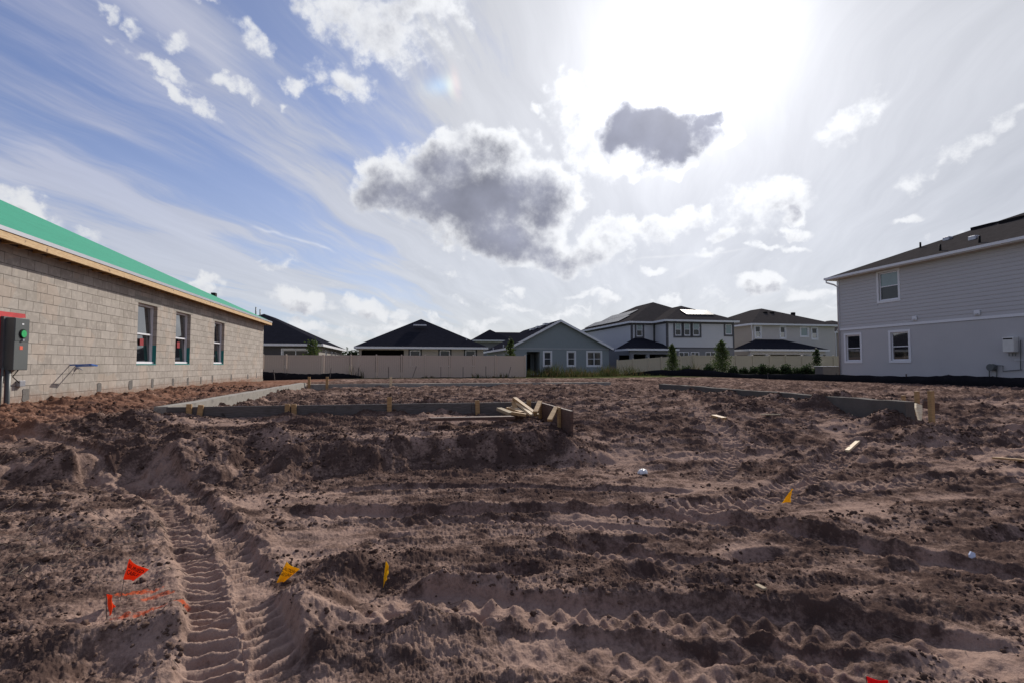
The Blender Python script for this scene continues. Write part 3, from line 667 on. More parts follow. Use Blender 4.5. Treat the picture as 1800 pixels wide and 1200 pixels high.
def window(parent, o, u, n, hole, depth=.1, trim=0., trim_mat=None, frame_mat=None, panes=None, split='h', lights=1, fw=.045, name='window', label=None, tilt=0.):
    a0, a1, z0, z1 = hole; frame_mat = frame_mat or M_vinyl; panes = panes or [M_glass, M_glass]
    mb = MB(); g = .004; fd0, fd1 = -depth-.02, -depth+.045
    A0, A1, B0, B1 = a0+g, a1-g, z0+g, z1-g
    obox(mb, o, u, n, A0, A0+fw, B0, B1, fd0, fd1); obox(mb, o, u, n, A1-fw, A1, B0, B1, fd0, fd1)
    obox(mb, o, u, n, A0+fw, A1-fw, B0, B0+fw*1.2, fd0, fd1+.006); obox(mb, o, u, n, A0+fw, A1-fw, B1-fw, B1, fd0, fd1)
    w = mb.build(name, frame_mat, parent)
    if label: w['label'] = label
    if trim:
        tb = MB(); e = .03
        obox(tb, o, u, n, a0-trim, a0-g, z0-trim, z1+trim, -.01, e); obox(tb, o, u, n, a1+g, a1+trim, z0-trim, z1+trim, -.01, e)
        obox(tb, o, u, n, a0-g, a1+g, z1+g, z1+trim, -.01, e+.003); obox(tb, o, u, n, a0-g, a1+g, z0-trim, z0-g, -.01, e+.003)
        tb.build('trim', trim_mat or M_trim, w)
    zm = (z0+z1)/2; cells = []
    if split == 'h':
        rb = MB(); obox(rb, o, u, n, A0+fw, A1-fw, zm-.022, zm+.022, fd0+.002, fd1-.006); rb.build('meeting_rail', frame_mat, w)
        cells = [(A0+fw, A1-fw, zm+.022, B1-fw, 0, .012), (A0+fw, A1-fw, B0+fw*1.2, zm-.022, 1, 0)]
    elif split == 'hv':
        am = (a0+a1)/2; rb = MB(); obox(rb, o, u, n, A0+fw, A1-fw, zm-.022, zm+.022, fd0+.002, fd1-.006)
        obox(rb, o, u, n, am-.04, am+.04, B0+fw*1.2, B1-fw, fd0+.001, fd1-.003); rb.build('mullion', frame_mat, w)
        for c0, c1 in ((A0+fw, am-.04), (am+.04, A1-fw)): cells += [(c0, c1, zm+.022, B1-fw, 0, .012), (c0, c1, B0+fw*1.2, zm-.022, 1, 0)]
    elif split == 'v':
        am = (a0+a1)/2; rb = MB(); obox(rb, o, u, n, am-.03, am+.03, B0+fw*1.2, B1-fw, fd0+.001, fd1-.003); rb.build('mullion', frame_mat, w)
        cells = [(A0+fw, am-.03, B0+fw*1.2, B1-fw, 0, 0), (am+.03, A1-fw, B0+fw*1.2, B1-fw, 1, 0)]
    else: cells = [(A0+fw, A1-fw, B0+fw*1.2, B1-fw, 0, 0)]
    for c0, c1, b0, b1, k, dd in cells:
        pb = MB(); obox(pb, o, u, n, c0, c1, b0, b1, -depth-.012+dd, -depth+.003+dd)
        if tilt: pb.v = [tuple(Vector(p)-Vector(n)*(tilt*(p[2]-b0)+.002)) for p in pb.v]
        pb.build('pane', panes[k % len(panes)], w)
    return w
def hip(x0, x1, y0, y1, z, pitch):
    w, l = x1-x0, y1-y0
    if w <= l: h = w/2; r0, r1 = (x0+h, y0+h), (x0+h, y1-h)
    else: h = l/2; r0, r1 = (x0+h, y0+h), (x1-h, y0+h)
    return r0, r1, z+h*pitch
def hip_roof(parent, x0, x1, y0, y1, z, pitch, rm, fm, fh=.16, name='roof', fascia='fascia'):
    """x0.. are eave lines, z the top of the fascia"""
    r0, r1, zr = hip(x0, x1, y0, y1, z, pitch); mb = MB()
    e = [(x0,y0,z),(x1,y0,z),(x1,y1,z),(x0,y1,z)]; a = (*r0, zr); b_ = (*r1, zr)
    if (x1-x0) <= (y1-y0): fs = [(0,1,4),(1,2,5,4),(2,3,5),(3,0,4,5),(0,3,2,1)]
    else: fs = [(0,1,5,4),(1,2,5),(2,3,4,5),(3,0,4),(0,3,2,1)]
    mb.add(e+[a, b_], fs); o = mb.build(name, rm, parent)
    fb = MB(); t = .03; k = .012
    fb.box(x0-k, x1+k, y0-k, y0+t, z-fh, z-.004); fb.box(x0-k, x1+k, y1-t, y1+k, z-fh, z-.004)
    fb.box(x0-k, x0+t, y0+t, y1-t, z-fh, z-.004); fb.box(x1-t, x1+k, y0+t, y1-t, z-fh, z-.004)
    fb.add([(x0+t, y0+t, z-fh+.02), (x1-t, y0+t, z-fh+.02), (x1-t, y1-t, z-fh+.02), (x0+t, y1-t, z-fh+.02)], [(0, 1, 2, 3)])
    fb.build(fascia, fm, parent); return o
def body(parent, x0, x1, y0, y1, z0, z1, m, holes=None, name='wall', depth=.1):
    """four walls; holes = {'S':[(u0,u1,z0,z1)], 'W':.., 'E':..} measured from x0 / y0"""
    holes = holes or {}; mb = MB()
    wall_panel(mb, (x0, y0, 0), (1, 0, 0), (0, -1, 0), x1-x0, z0, z1, holes.get('S', []), depth)
    wall_panel(mb, (x0, y0, 0), (0, 1, 0), (-1, 0, 0), y1-y0, z0, z1, holes.get('W', []), depth)
    wall_panel(mb, (x1, y0, 0), (0, 1, 0), (1, 0, 0), y1-y0, z0, z1, holes.get('E', []), depth)
    wall_panel(mb, (x0, y1, 0), (1, 0, 0), (0, 1, 0), x1-x0, z0, z1, holes.get('N', []), depth)
    return mb.build(name, m, parent)
S_ = lambda x0, y0: ((x0, y0, 0), (1, 0, 0), (0, -1, 0))
W_ = lambda x0, y0: ((x0, y0, 0), (0, 1, 0), (-1, 0, 0))
E_ = lambda x1, y0: ((x1, y0, 0), (0, 1, 0), (1, 0, 0))

def proj(p):
    d = Vector(p)-CAM; f = d.dot(FWD); return 900+FPX*d.dot(RGT)/f, 600-FPX*d.dot(UPV)/f
# ================================================================== block house on the left
FB = Frame(-7.2, 11.7, rad(-1.53))
bh = empty('block_house', (FB.o.x, FB.o.y, 0), -FB.az, 'single-storey house shell of bare grey concrete block under a green sheathed roof', 'house')
yF = FB.X(463, 600, 0).y; yN = -9.0; e = .34
zt = (FB.X(0, 413, e).z + FB.X(475, 572.6, e).z)/2 + .0
WB = ((0, yN, 0), (0, 1, 0), (1, 0, 0)); bz0 = .30
def wy(px, py=600, x=0): return FB.X(px, py, x).y - yN
wins = []
for (l, r, tl, bb) in ((241, 275.2, 531, 638.8), (308.5, 334.3, 547, 638.4), (376.5, 394, 564, 638.8)):
    wins.append((wy(l), wy(r), FB.X(l, bb, 0).z, FB.X(l, tl, 0).z))
mb = MB(); wtop = zt+.14
wall_panel(mb, WB[0], WB[1], WB[2], yF-yN, bz0, wtop, wins, .20)
wall_panel(mb, (-14.6, yF, 0), (1, 0, 0), (0, 1, 0), 14.6, bz0, wtop, []); wall_panel(mb, (-14.6, yN, 0), (1, 0, 0), (0, -1, 0), 14.6, bz0, wtop, []); wall_panel(mb, (-14.6, yN, 0), (0, 1, 0), (-1, 0, 0), yF-yN, bz0, wtop, [])
mb.build('wall', M_block, bh)
M_tape = mat('flashing_tape', (.02, .20, .19), .5, .3)
for k, h in enumerate(wins):
    w = window(bh, *WB, h, depth=.15, fw=.05, frame_mat=M_vinyl, tilt=.05)
    t = MB(); obox(t, *WB, h[1]-.006, h[1]-.002, h[2], h[2]+.55, -.14, -.002); obox(t, *WB, h[0]-.01, h[1]+.01, h[2]-.035, h[2]-.002, -.01, .004); t.build('flashing', M_tape, w)
    if k < 2:
        s_ = MB(); a = (h[0]+h[1])/2; obox(s_, *WB, a-.1, a+.12, h[2]+.52, h[2]+.72, -.144, -.142); s_.build('sticker', mat('red_sticker', (.28, .012, .02), .6), w)
    sl = MB(); obox(sl, *WB, h[0]+.003, h[1]-.008, h[2]+.002, h[2]+.06, -.104, -.06); sl.build('sill', M_vinyl, w)
# lintel patch above each window, grouted cells along the foot of the wall, red paint round the meter
for px, w_ in ((49, .19), (177, .19), (232, .2), (270, .16), (306, .16), (332, .16), (375, .16), (408, .18), (437, .2), (355, .1), (452, .12)):
    y = wy(px); g_ = MB(); zz = .62+random.uniform(-.02, .03); vs = []
    for j_ in range(14):
        a = 2*math.pi*j_/14; c_, s__ = math.cos(a), math.sin(a)
        vs.append((0, y+yN+w_/2*(abs(c_)**.3)*(1 if c_ > 0 else -1)*random.uniform(.8, 1.12), zz+.12+.125*(abs(s__)**.3)*(1 if s__ > 0 else -1)*random.uniform(.85, 1.15)))
    n_ = len(vs); g_.add([(-.02, v[1], v[2]) for v in vs]+[(.008, v[1], v[2]) for v in vs], [tuple(range(n_, 2*n_)), *[(i_, (i_+1) % n_, n_+(i_+1) % n_, n_+i_) for i_ in range(n_)]])
    g_.build('grout_patch', M_grout, bh)
M_conc_band = mat('footing_band', (.27, .22, .18), .95, .1, var=.35, vscale=5, bump=.01, bscale=30, col2=(.25, .15, .11), c2s=.8)
fb_ = MB(); N_ = 140; L_ = yF-yN
tops = [(.575+.035*math.sin(i_*.7)+random.uniform(-.03, .03)) for i_ in range(N_+1)]
for i_ in range(N_):
    a, b_ = yN+L_*i_/N_, yN+L_*(i_+1)/N_
    fb_.add([(.035, a, .2), (.035, b_, .2), (.022, b_, tops[i_+1]), (.022, a, tops[i_]), (0, b_, tops[i_+1]), (0, a, tops[i_])], [(0, 1, 2, 3), (3, 2, 4, 5)])
fb_.build('footing', M_conc_band, bh)
for h in wins:
    l = MB(); obox(l, *WB, h[0]-.2, h[1]+.2, h[3]+.001, h[3]+.2, -.01, .003); l.build('lintel', M_conc, bh)
l = MB()
ya, yb = wy(-6)+yN, wy(42)+yN
l.add([(.003, ya, FB.X(0, 547, 0).z), (.003, yb, FB.X(42, 552, 0).z), (.003, yb+.02, FB.X(42, 558.5, 0).z), (.003, ya, FB.X(0, 562, 0).z)], [(0, 1, 2, 3)])
l.add([(.003, ya, FB.X(0, 562, 0).z), (.003, wy(8)+yN, FB.X(8, 562, 0).z), (.003, wy(6)+yN, .5), (.003, ya, .5)], [(0, 1, 2, 3)])
l.build('paint_patch', M_redp, bh)
# meter box
X = .19; b0, b1 = FB.X(25, 600, X).y, FB.X(50.5, 600, X).y; zt_, zb_ = FB.X(25, 558, X).z, FB.X(25, 650, X).z
mbx = MB().box(.045, X, b0, b1, zb_, zt_).build('meter_box', M_box, bh, bevel=.008)
MB().box(.004, .05, b0-.05, b1+.02, zb_+.02, zt_+.015).build('back_plate', M_boxd, mbx)
MB().box(X+.001, X+.006, b0+.008, b1-.008, zb_+.56*(zt_-zb_)-.004, zt_-.01).build('cover', mat('meter_cover', (.085, .095, .095), .4, .4), mbx, bevel=.001)
def disc(mb, c, r, x0, x1, n=28):
    k = [(x, c[1]+r*math.cos(2*math.pi*j/n), c[2]+r*math.sin(2*math.pi*j/n)) for x in (x0, x1) for j in range(n)]
    mb.add(k, [tuple(range(n, 2*n)), tuple(range(n))[::-1], *[(j, (j+1) % n, n+(j+1) % n, n+j) for j in range(n)]]); return mb
c0 = FB.X(39, 587, X); disc(MB(), c0, .088, X+.002, X+.02).build('meter_ring', M_dark, mbx); disc(MB(), c0+Vector((0, .004, 0)), .068, X+.02, X+.032).build('socket_cover', M_greenp, mbx)
pj = FB.X(38.5, 597.5, X); MB().box(X+.006, X+.03, pj.y-.02, pj.y+.02, pj.z-.02, pj.z+.015).build('latch', M_metal, mbx)
pj = FB.X(40, 570, X); MB().box(X+.006, X+.008, pj.y-.025, pj.y+.025, pj.z-.013, pj.z+.013).build('white_label', M_trim, mbx)
pj = FB.X(37, 611, X); MB().box(X+.001, X+.003, pj.y-.04, pj.y+.04, pj.z-.033, pj.z+.033).build('warning_label', mat('label_red', (.72, .12, .07), .6), mbx)
MB().tube([(.09, b0+.04, zb_+.01), (.09, b0+.04, .62), (.10, b0+.03, .3)], .042, 12).build('conduit', M_box, bh, smooth=True)
MB().tube([(.07, b0-.07, zb_+.05), (.06, b0-.1, .3)], .02, 8).build('ground_pipe', M_box, bh, smooth=True)
q_ = FB.X(32, 674, .03); MB().box(.004, .07, q_.y-.02, q_.y+.13, q_.z-.05, q_.z+.06).build('junction_box', M_metal, bh, bevel=.004)
MB().tube([(.1, b1-.1, zb_), (.08, b1-.2, zb_-.12), (.05, q_.y+.02, q_.z)], .01, 6).build('cable', M_ink, bh, smooth=True)
# blue pipe sleeves sticking out of the wall
p1, p2 = FB.X(123, 641, 0), FB.X(133, 642, 0)
br_ = MB(); br_.tube([(0, p1.y, p1.z), (.40, p1.y, p1.z+.015)], .014, 10); br_.tube([(0, p2.y, p2.z-.01), (.40, p2.y, p2.z)], .014, 10); br_.bar((.39, p1.y-.02, p1.z+.015), (.39, p2.y+.02, p2.z), .05, .03)
br_.build('pipe_sleeve', M_blue, bh, smooth=False)
fo = MB(); fo.tube([(0, p2.y+.03, p2.z-.05), (.05, p2.y+.04, p2.z-.055)], .03, 10); fo.tube([(.05, p2.y+.04, p2.z-.055), (.11, p2.y+.05, p2.z-.10)], .009, 6); fo.build('hose_bib', M_metal, bh)
# roof
xe, ye = e, yF+e
lo, hi = .5, 30
for _ in range(60):
    t = (lo+hi)/2; px, _p = proj(FB.wld(xe-t, ye-t, 4))
    if px > 0: lo = t
    else: hi = t
zf = zt+.20; best = min((abs(proj(FB.wld(xe-t, ye-t, zf+p*t))[1]-355), p) for p in [.3+.005*k for k in range(80)])[1]
PITCH_B = best; half = 7.9
x0, y0 = xe-2*half, yN-e
hip_roof(bh, x0, xe, y0, ye, zf, PITCH_B, M_green, M_dark, fh=.03, fascia='soffit')
fa = MB(); fa.box(xe-.038, xe+.002, y0, ye, zt, zt+.135); fa.box(x0, xe-.04, ye-.038, ye, zt, zt+.135); fa.build('fascia', M_wood, bh)
fm_ = MB(); fm_.box(xe-.03, xe+.016, y0, ye+.014, zt+.137, zf+.012); fm_.box(x0, xe-.03, ye-.03, ye+.014, zt+.137, zf+.012); fm_.build('drip_edge', M_metal, bh)
k_ = 0; y = yN+.3
while y < yF and k_ < 90:
    MB().box(-.15, xe-.04, y, y+.04, zt+.01, zf-.03).build('rafter_tail', M_stake, bh); y += .41; k_ += 1
MB().box(-.10, .012, yN, yF, wtop-.11, wtop-.002).build('top_plate', M_oldb, bh)
for px, py, hh in ((449.5, 556, .55), (457, 558, .50)):
    r_ = None
    a = FB.X(px, py, -1.2); 
    MB().tube([(a.x, a.y, a.z-.4), (a.x, a.y, a.z+hh)], .035, 10).build('vent_pipe', M_box, bh, smooth=True)
a = FB.X(376, 523, -2.4); zr_ = zf+PITCH_B*(xe-a.x)
MB().box(a.x-.1, a.x+.1, a.y-.15, a.y+.15, zr_-.08, zr_+.10).build('roof_vent', M_dark, bh)

# ================================================================== white two-storey house on the right
FF = Frame(24.8, 25.5, rad(1.46))
rh = empty('siding_house', (FF.o.x, FF.o.y, 0), -FF.az, 'large white two-storey house with lap siding above, stucco below and a brown shingle roof', 'house')
L = 24.0; WW = ((0, -L, 0), (0, 1, 0), (-1, 0, 0)); ez = FF.X(1475, 493, 0).z; ez2 = FF.X(1800, 425, 0).z; eaz = (ez+ez2)/2
def fy(px, py=600, x=0): return FF.X(px, py, x).y + L
zb = (FF.X(1478, 578, 0).z + FF.X(1800, 552, 0).z)/2
hs = [(fy(1548), fy(1582), 0, 0), (fy(1487), fy(1512), 0, 0), (fy(1566), fy(1597), 0, 0)]
def fz(px, py): return FF.X(px, py, 0).z
# photo reads left to right = far to near, so sort ends
H2 = (min(hs[0][:2])+.0, max(hs[0][:2]), fz(1552, 529), fz(1552, 480)); H1 = (min(hs[1][:2]), max(hs[1][:2]), fz(1488, 634), fz(1488, 590)); H3 = (min(hs[2][:2]), max(hs[2][:2]), fz(1568, 633), fz(1568, 585))
M_stucco = mat('white_stucco', (.47, .465, .475), .9, .2, var=.06, vscale=.9, bump=.004, bscale=90)
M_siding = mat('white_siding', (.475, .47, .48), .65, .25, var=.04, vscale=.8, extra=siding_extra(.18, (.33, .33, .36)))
mb = MB(); wall_panel(mb, *WW, L, .3, zb-.11, [H1, H3], .1)
for (o, u, n, l) in (((0, 0, 0), (1, 0, 0), (0, 1, 0), 13), ((0, -L, 0), (1, 0, 0), (0, -1, 0), 13), ((13, -L, 0), (0, 1, 0), (1, 0, 0), L)): wall_panel(mb, o, u, n, l, .3, zb-.11, [])
mb.build('ground_floor_wall', M_stucco, rh)
# lap siding: real courses, each board leaning out over the one below
mb = MB(); z = zb+.02; yb_ = -L
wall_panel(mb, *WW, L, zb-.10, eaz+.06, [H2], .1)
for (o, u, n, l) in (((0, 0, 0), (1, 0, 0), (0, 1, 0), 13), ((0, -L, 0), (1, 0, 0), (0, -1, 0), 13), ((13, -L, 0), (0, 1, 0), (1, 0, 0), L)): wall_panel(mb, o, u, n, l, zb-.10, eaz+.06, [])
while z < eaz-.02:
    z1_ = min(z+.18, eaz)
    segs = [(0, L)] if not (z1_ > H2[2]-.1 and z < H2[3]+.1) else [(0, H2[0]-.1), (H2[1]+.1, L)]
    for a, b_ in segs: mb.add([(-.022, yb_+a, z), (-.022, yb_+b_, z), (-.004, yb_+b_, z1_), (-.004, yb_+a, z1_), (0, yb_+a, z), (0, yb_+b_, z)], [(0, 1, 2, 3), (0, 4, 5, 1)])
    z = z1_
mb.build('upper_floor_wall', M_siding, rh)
bt = MB(); obox(bt, *WW, -.03, L+.03, zb-.10, zb+.02, .001, .035); bt.build('belt_trim', M_trim, rh)
ct = MB(); obox(ct, *WW, L-.12, L+.025, zb+.02, eaz, .0225, .033); ct.build('corner_trim', M_trim, rh)
for h, pn in ((H2, [M_blind, M_glassd]), (H1, [M_glass, M_glass]), (H3, [M_glass, M_glass])):
    window(rh, *WW, h, depth=.09, trim=.12, trim_mat=M_trim, panes=pn, fw=.05)
oh = .42
lo, hi = .2, 30; zfr = eaz+.17
for _ in range(60):
    t = (lo+hi)/2; px, _p = proj(FF.wld(-oh+t, oh-t, 6))
    if px < 1800: lo = t
    else: hi = t
PF = min((abs(proj(FF.wld(-oh+t, oh-t, zfr+p*t))[1]-375), p) for p in [.2+.005*k for k in range(90)])[1]
hip_roof(rh, -oh, 13+oh, -L-oh, oh, zfr, PF, M_brownr, M_trim, fh=.17)
so = MB(); so.box(-oh+.04, 0, -L, oh-.04, eaz+.0, eaz+.012); so.box(0, 13, .001, oh-.04, eaz, eaz+.012); so.build('soffit', mat('soffit_cream', (.55, .50, .42), .7), rh)
gu = MB(); gu.box(-oh-.115, -oh-.014, -L-oh, oh, eaz+.035, eaz+.045); gu.box(-oh-.125, -oh-.115, -L-oh, oh, eaz+.035, eaz+.155); gu.box(-oh-.125, -oh-.014, oh, oh+.008, eaz+.035, eaz+.155)
gu.build('gutter', M_trim, rh)
ds = MB(); ds.tube([(-oh-.07, oh-.12, eaz+.06), (-oh-.06, oh-.12, eaz-.12), (-.2, .04, eaz-.28), (-.06, -.06, eaz-.42), (-.06, -.06, .62), (-.2, -.06, .5)], .045, 8); ds.build('downspout', M_trim, rh, smooth=True)
def onroof(px, py):        # point of the roof plane facing the lot
    best = None
    for k in range(400):
        x = -oh+k*.02; p = FF.X(px, py, x); zz = zfr+PF*(x+oh)
        if best is None or abs(p.z-zz) < best[0]: best = (abs(p.z-zz), x, p.y, zz)
    return best[1:]
sl = math.atan(PF)
for px, py in ((1618, 436), (1653, 441), (1722, 427)):
    a = onroof(px, py); MB().tube([(a[0], a[1], a[2]-.1), (a[0], a[1], a[2]+.3)], .045, 8).build('vent_pipe', M_dark, rh, smooth=True)
for px, py in ((1666, 421), (1712, 420)):
    a = onroof(px, py); o = MB().box(a[0]-.15, a[0]+.15, a[1]-.17, a[1]+.17, a[2]-.1, a[2]+.13).build('roof_vent', M_metal, rh, bevel=.03)
for l_, r_, py_ in ((1706, 1743, 401), (1755, 1792, 390)):
    A_ = onroof(l_, py_+5); B_ = onroof(r_, py_-4); a0, a1 = sorted((A_[1], B_[1])); xx = (A_[0]+B_[0])/2; zz = zfr+PF*(xx+oh)
    v = MB(); v.add([(xx, a0, zz-.02), (xx, a1, zz-.02), (xx, a1, zz+.16), (xx, a0, zz+.16), (xx+.55, a0, zz+.55*PF-.02), (xx+.55, a1, zz+.55*PF-.02), (xx+.5, a1, zz+.5*PF+.06), (xx+.5, a0, zz+.5*PF+.06)], [(0,1,2,3),(3,2,6,7),(4,7,6,5),(0,3,7,4),(1,5,6,2)])
    v.build('ridge_vent', M_dark, rh)
for px, py in ((1609, 560), (1719, 550)):
    p = FF.X(px, py, 0); mb = MB(); obox(mb, *WW, p.y+L-.12, p.y+L+.12, p.z-.11, p.z+.11, .02, .08); mb.build('wall_vent', M_trim, rh, bevel=.01)
    mb = MB(); obox(mb, *WW, p.y+L-.07, p.y+L+.07, p.z-.07, p.z-.02, .08, .11); mb.build('vent_hood', M_metal, rh)
# tankless heater, gas meter and pipes
p = FF.X(1781, 606, 0); hb = MB().box(-.27, -.01, p.y-.21, p.y+.21, p.z-.30, p.z+.32).build('water_heater', mat('heater_case', (.62, .62, .60), .4, .4), rh, bevel=.02)
MB().box(-.275, -.271, p.y-.17, p.y+.17, p.z+.22, p.z+.27).build('heater_vent', M_dark, hb)
for dy in (-.15, -.05, .08): MB().tube([(-.12, p.y+dy, p.z-.33), (-.12, p.y+dy, p.z-.45)], .018, 6).build('fitting', M_box, hb)
def FP(px, py, x=-.06): a = FF.X(px, py, x); return (x, a.y, a.z)
MB().tube([FP(1794, 598), FP(1794, 618), FP(1794, 650)], .018, 6).build('gas_pipe', M_box, rh)
MB().tube([FP(1796, 649), FP(1763, 651.5), FP(1763, 642), FP(1750, 641.5)], .018, 6).build('gas_pipe', M_box, rh)
MB().tube([FP(1783, 632), FP(1800, 632)], .012, 6).build('water_pipe', M_trim, rh)
gm = MB(); c_ = FP(1744, 645, -.12); disc(gm, c_, .15, -.25, -.05, 18); gm.build('gas_meter', M_box, rh, bevel=.01)
MB().tube([FP(1739, 662), FP(1739, 651), FP(1744, 645, -.12)], .022, 6).build('gas_pipe', M_box, rh); MB().tube([FP(1752, 662), FP(1752, 641), FP(1744, 644, -.12)], .022, 6).build('gas_pipe', M_box, rh)

# ================================================================== houses behind the fences
def colmat(name, c, **k): return mat(name, c, .85, .2, var=.06, **k)
def hz_root(name, x, y, label): return empty(name, (x, y, 0), 0, label, 'house')
def rel(root, p): return p
def house_box(name, x0, x1, y0, y1, ze, pitch, oh, label, wm, rm, fm, holes=None, z0=.3, fh=.17, wins=()):
    r = hz_root(name, x0, y0, label); w, l = x1-x0, y1-y0
    body(r, 0, w, 0, l, z0, ze-fh+.02, wm, holes)
    hip_roof(r, -oh, w+oh, -oh, l+oh, ze, pitch, rm, fm, fh)
    return r
zEY = EYE
# dark grey hip house, behind the left fence
A1 = onY(568, 604, 44.9); zA = A1.z; wA = 12.4
ra_ = hz_root('dark_hip_house', A1.x-.4-11.6, 45.3, 'dark charcoal single-storey hip-roofed house rising behind the block house corner')
wa0 = 11.6; wl = onY(497, 612, 45.3).x-(A1.x-12.0); wr = onY(542, 612, 45.3).x-(A1.x-12.0)
hA = (wl, wr, 1.2, onY(520, 614.5, 45.3).z)
M_char = colmat('charcoal_stucco', (.085, .082, .088)); M_taupe = colmat('taupe_stucco', (.30, .27, .245))
mb = MB(); wall_panel(mb, (0, 0, 0), (1, 0, 0), (0, -1, 0), wa0, .3, zA-.15, [hA]); mb.build('front_wall', M_char, ra_)
mb = MB(); EW = ((wa0, 0, 0), (0, 1, 0), (1, 0, 0)); hE = [(k, k+.7, 1.5, 2.55) for k in (3.5, 7.2, 9.8)]
wall_panel(mb, *EW, 16, .3, zA-.15, hE); wall_panel(mb, (0, 16, 0), (1, 0, 0), (0, 1, 0), wa0, .3, zA-.15, []); wall_panel(mb, (0, 0, 0), (0, 1, 0), (-1, 0, 0), 16, .3, zA-.15, []); mb.build('side_wall', M_taupe, ra_)
window(ra_, (0, 0, 0), (1, 0, 0), (0, -1, 0), hA, split='v', panes=[M_glassd, M_glassd], trim=.12, fw=.07)
for h in hE: window(ra_, *EW, h, split='h', fw=.06, trim=.08)
pA = (onY(464, 552, 51.1).z-zA)/6.2
hip_roof(ra_, -.4, wa0+.4, -.4, 16.4, zA, pA, M_blackr, M_trim, .2)
# black-roofed house B
B0, B1 = onY(622, 609, 48.9), onY(858, 609.5, 48.9); zB = (B0.z+B1.z)/2; wB = B1.x-B0.x-.8
rb_ = hz_root('black_roofed_house', B0.x+.4, 49.3, 'beige single-storey house with a broad black hip roof, middle of the row')
def bx(px): return onY(px, 615, 49.3).x-(B0.x+.4)
zBt = onY(700, 614.8, 49.3).z
hB = [(bx(635.5), bx(710), .6, zBt)] + [(bx(a), bx(b), 1.15, onY(a, 615, 49.3).z) for a, b in ((720.5, 739), (773, 791), (818, 836))]
M_beige = colmat('beige_stucco', (.38, .34, .295)); M_drk = mat('dark_trim', (.05, .05, .052), .6)
body(rb_, 0, wB, 0, 14, .3, zB-.15, M_beige, {'S': hB}, depth=.12)
for h in hB[1:]: window(rb_, *S_(0, 0), h, depth=.1, trim=.14, trim_mat=M_drk, fw=.08, panes=[M_glassd, M_glassd])
w0 = hB[0]; sc_ = MB(); obox(sc_, *S_(0, 0), w0[0], w0[1], w0[2], w0[3], -2.4, -2.3); obox(sc_, *S_(0, 0), w0[0], w0[1], w0[3]-.01, w0[3], -2.3, -.13); sc_.build('patio_recess', M_dark, rb_)
pB = (onY(738, 561, 55.1).z-zB)/(wB/2+.4)
hip_roof(rb_, -.4, wB+.4, -.4, 14.4, zB, pB, M_blackr, M_trim, .2)
v = onY(738, 570, 52.6); v = (v.x-B0.x-.4, v.y-49.3, v.z); MB().box(v[0]-.65, v[0]+.65, v[1]-.35, v[1]+.3, v[2]-.22, v[2]-.05).build('roof_vent', M_metal, rb_, bevel=.03)
for px, py in ((820, 597),): a = onY(px, py, 50.4); MB().tube([(a.x-B0.x-.4, a.y-49.3, a.z-.35), (a.x-B0.x-.4, a.y-49.3, a.z+.12)], .06, 8).build('vent_pipe', M_metal, rb_)
# far house C
C0, C1 = onY(829, 598, 93), onY(887, 598, 93); zC = C0.z
rc_ = hz_root('far_house', C0.x, 93, 'distant two-storey house whose dark roof peeks between two nearer roofs')
M_greyst = colmat('grey_stucco', (.20, .20, .21))
wC = onY(975, 598, 93).x-C0.x
body(rc_, .4, wC, .4, 8.6, .2, zC-.2, M_greyst); hip_roof(rc_, 0, wC+.4, 0, 9, zC, (onY(905, 584.5, 97.5).z-zC)/4.5, M_blackr, M_trim, .28)
a0_, a1_ = 0.2, C1.x-C0.x; hh = (a1_-a0_)/2+.9
hip_roof(rc_, a0_, a1_+1.4, -.6, 8.6, zC+.06, (onY(855, 579, 93+hh-.6).z-zC)/hh, M_blackr, M_trim, .2, name='gable_roof')
# grey gable house G
gy = 48.9; GL, GR, GA = onY(894.5, 610, gy), onY(1078, 612, gy), onY(985.5, 562, gy)
zG = (GL.z+GR.z)/2; rg_ = hz_root('grey_gable_house', GL.x+.35, gy+.3, 'blue-grey stucco house with a wide white-edged gable facing the lot')
wG = GR.x-GL.x-.7; gl = 16.; M_bgrey = colmat('blue_grey_stucco', (.235, .27, .285)); ax = GA.x-GL.x-.35; pg = (GA.z-zG)/(ax+.35)
def gx(px): return onY(px, 630, gy+.3).x-(GL.x+.35)
hG = [(gx(926), gx(949), .5, onY(940, 617.5, gy).z)] + [(gx(a), gx(b), onY(a, 642.2, gy+.3).z, onY(a, 618.2, gy+.3).z) for a, b in ((956.5, 968.5), (998, 1010.5), (1032.5, 1056.5))]
mb = MB(); zw = zG-.05
wall_panel(mb, *S_(0, 0), wG, .3, zw, hG, .12)
body_ = [((0, 0, 0), (0, 1, 0), (-1, 0, 0), gl), ((wG, 0, 0), (0, 1, 0), (1, 0, 0), gl), ((0, gl, 0), (1, 0, 0), (0, 1, 0), wG)]
for o, u, n, l in body_: wall_panel(mb, o, u, n, l, .3, zw, [])
for yy_ in (0, gl): mb.add([(0, yy_, zw), (wG, yy_, zw), (wG, yy_, zG+pg*.2), (ax, yy_, zG+(ax+.2)*pg-.1), (0, yy_, zG+pg*.2)], [(0, 1, 2, 3, 4)])
mb.build('wall', M_bgrey, rg_)
w0 = hG[0]; sc_ = MB(); obox(sc_, *S_(0, 0), w0[0], w0[1], w0[2], w0[3], -2.4, -2.3); obox(sc_, *S_(0, 0), w0[1]-.02, w0[1], w0[2], w0[3], -2.3, -.13); sc_.build('porch_recess', M_bgrey, rg_)
sc_ = MB(); obox(sc_, *S_(0, 0), w0[0]+.1, w0[0]+.9, w0[2], w0[3]-.2, -2.29, -2.2); sc_.build('porch_door', M_dark, rg_)
for k, h in enumerate(hG[1:]): window(rg_, *S_(0, 0), h, depth=.08, trim=.12, fw=.06, split='hv' if k == 2 else 'h', panes=[M_glassd, M_glassd])
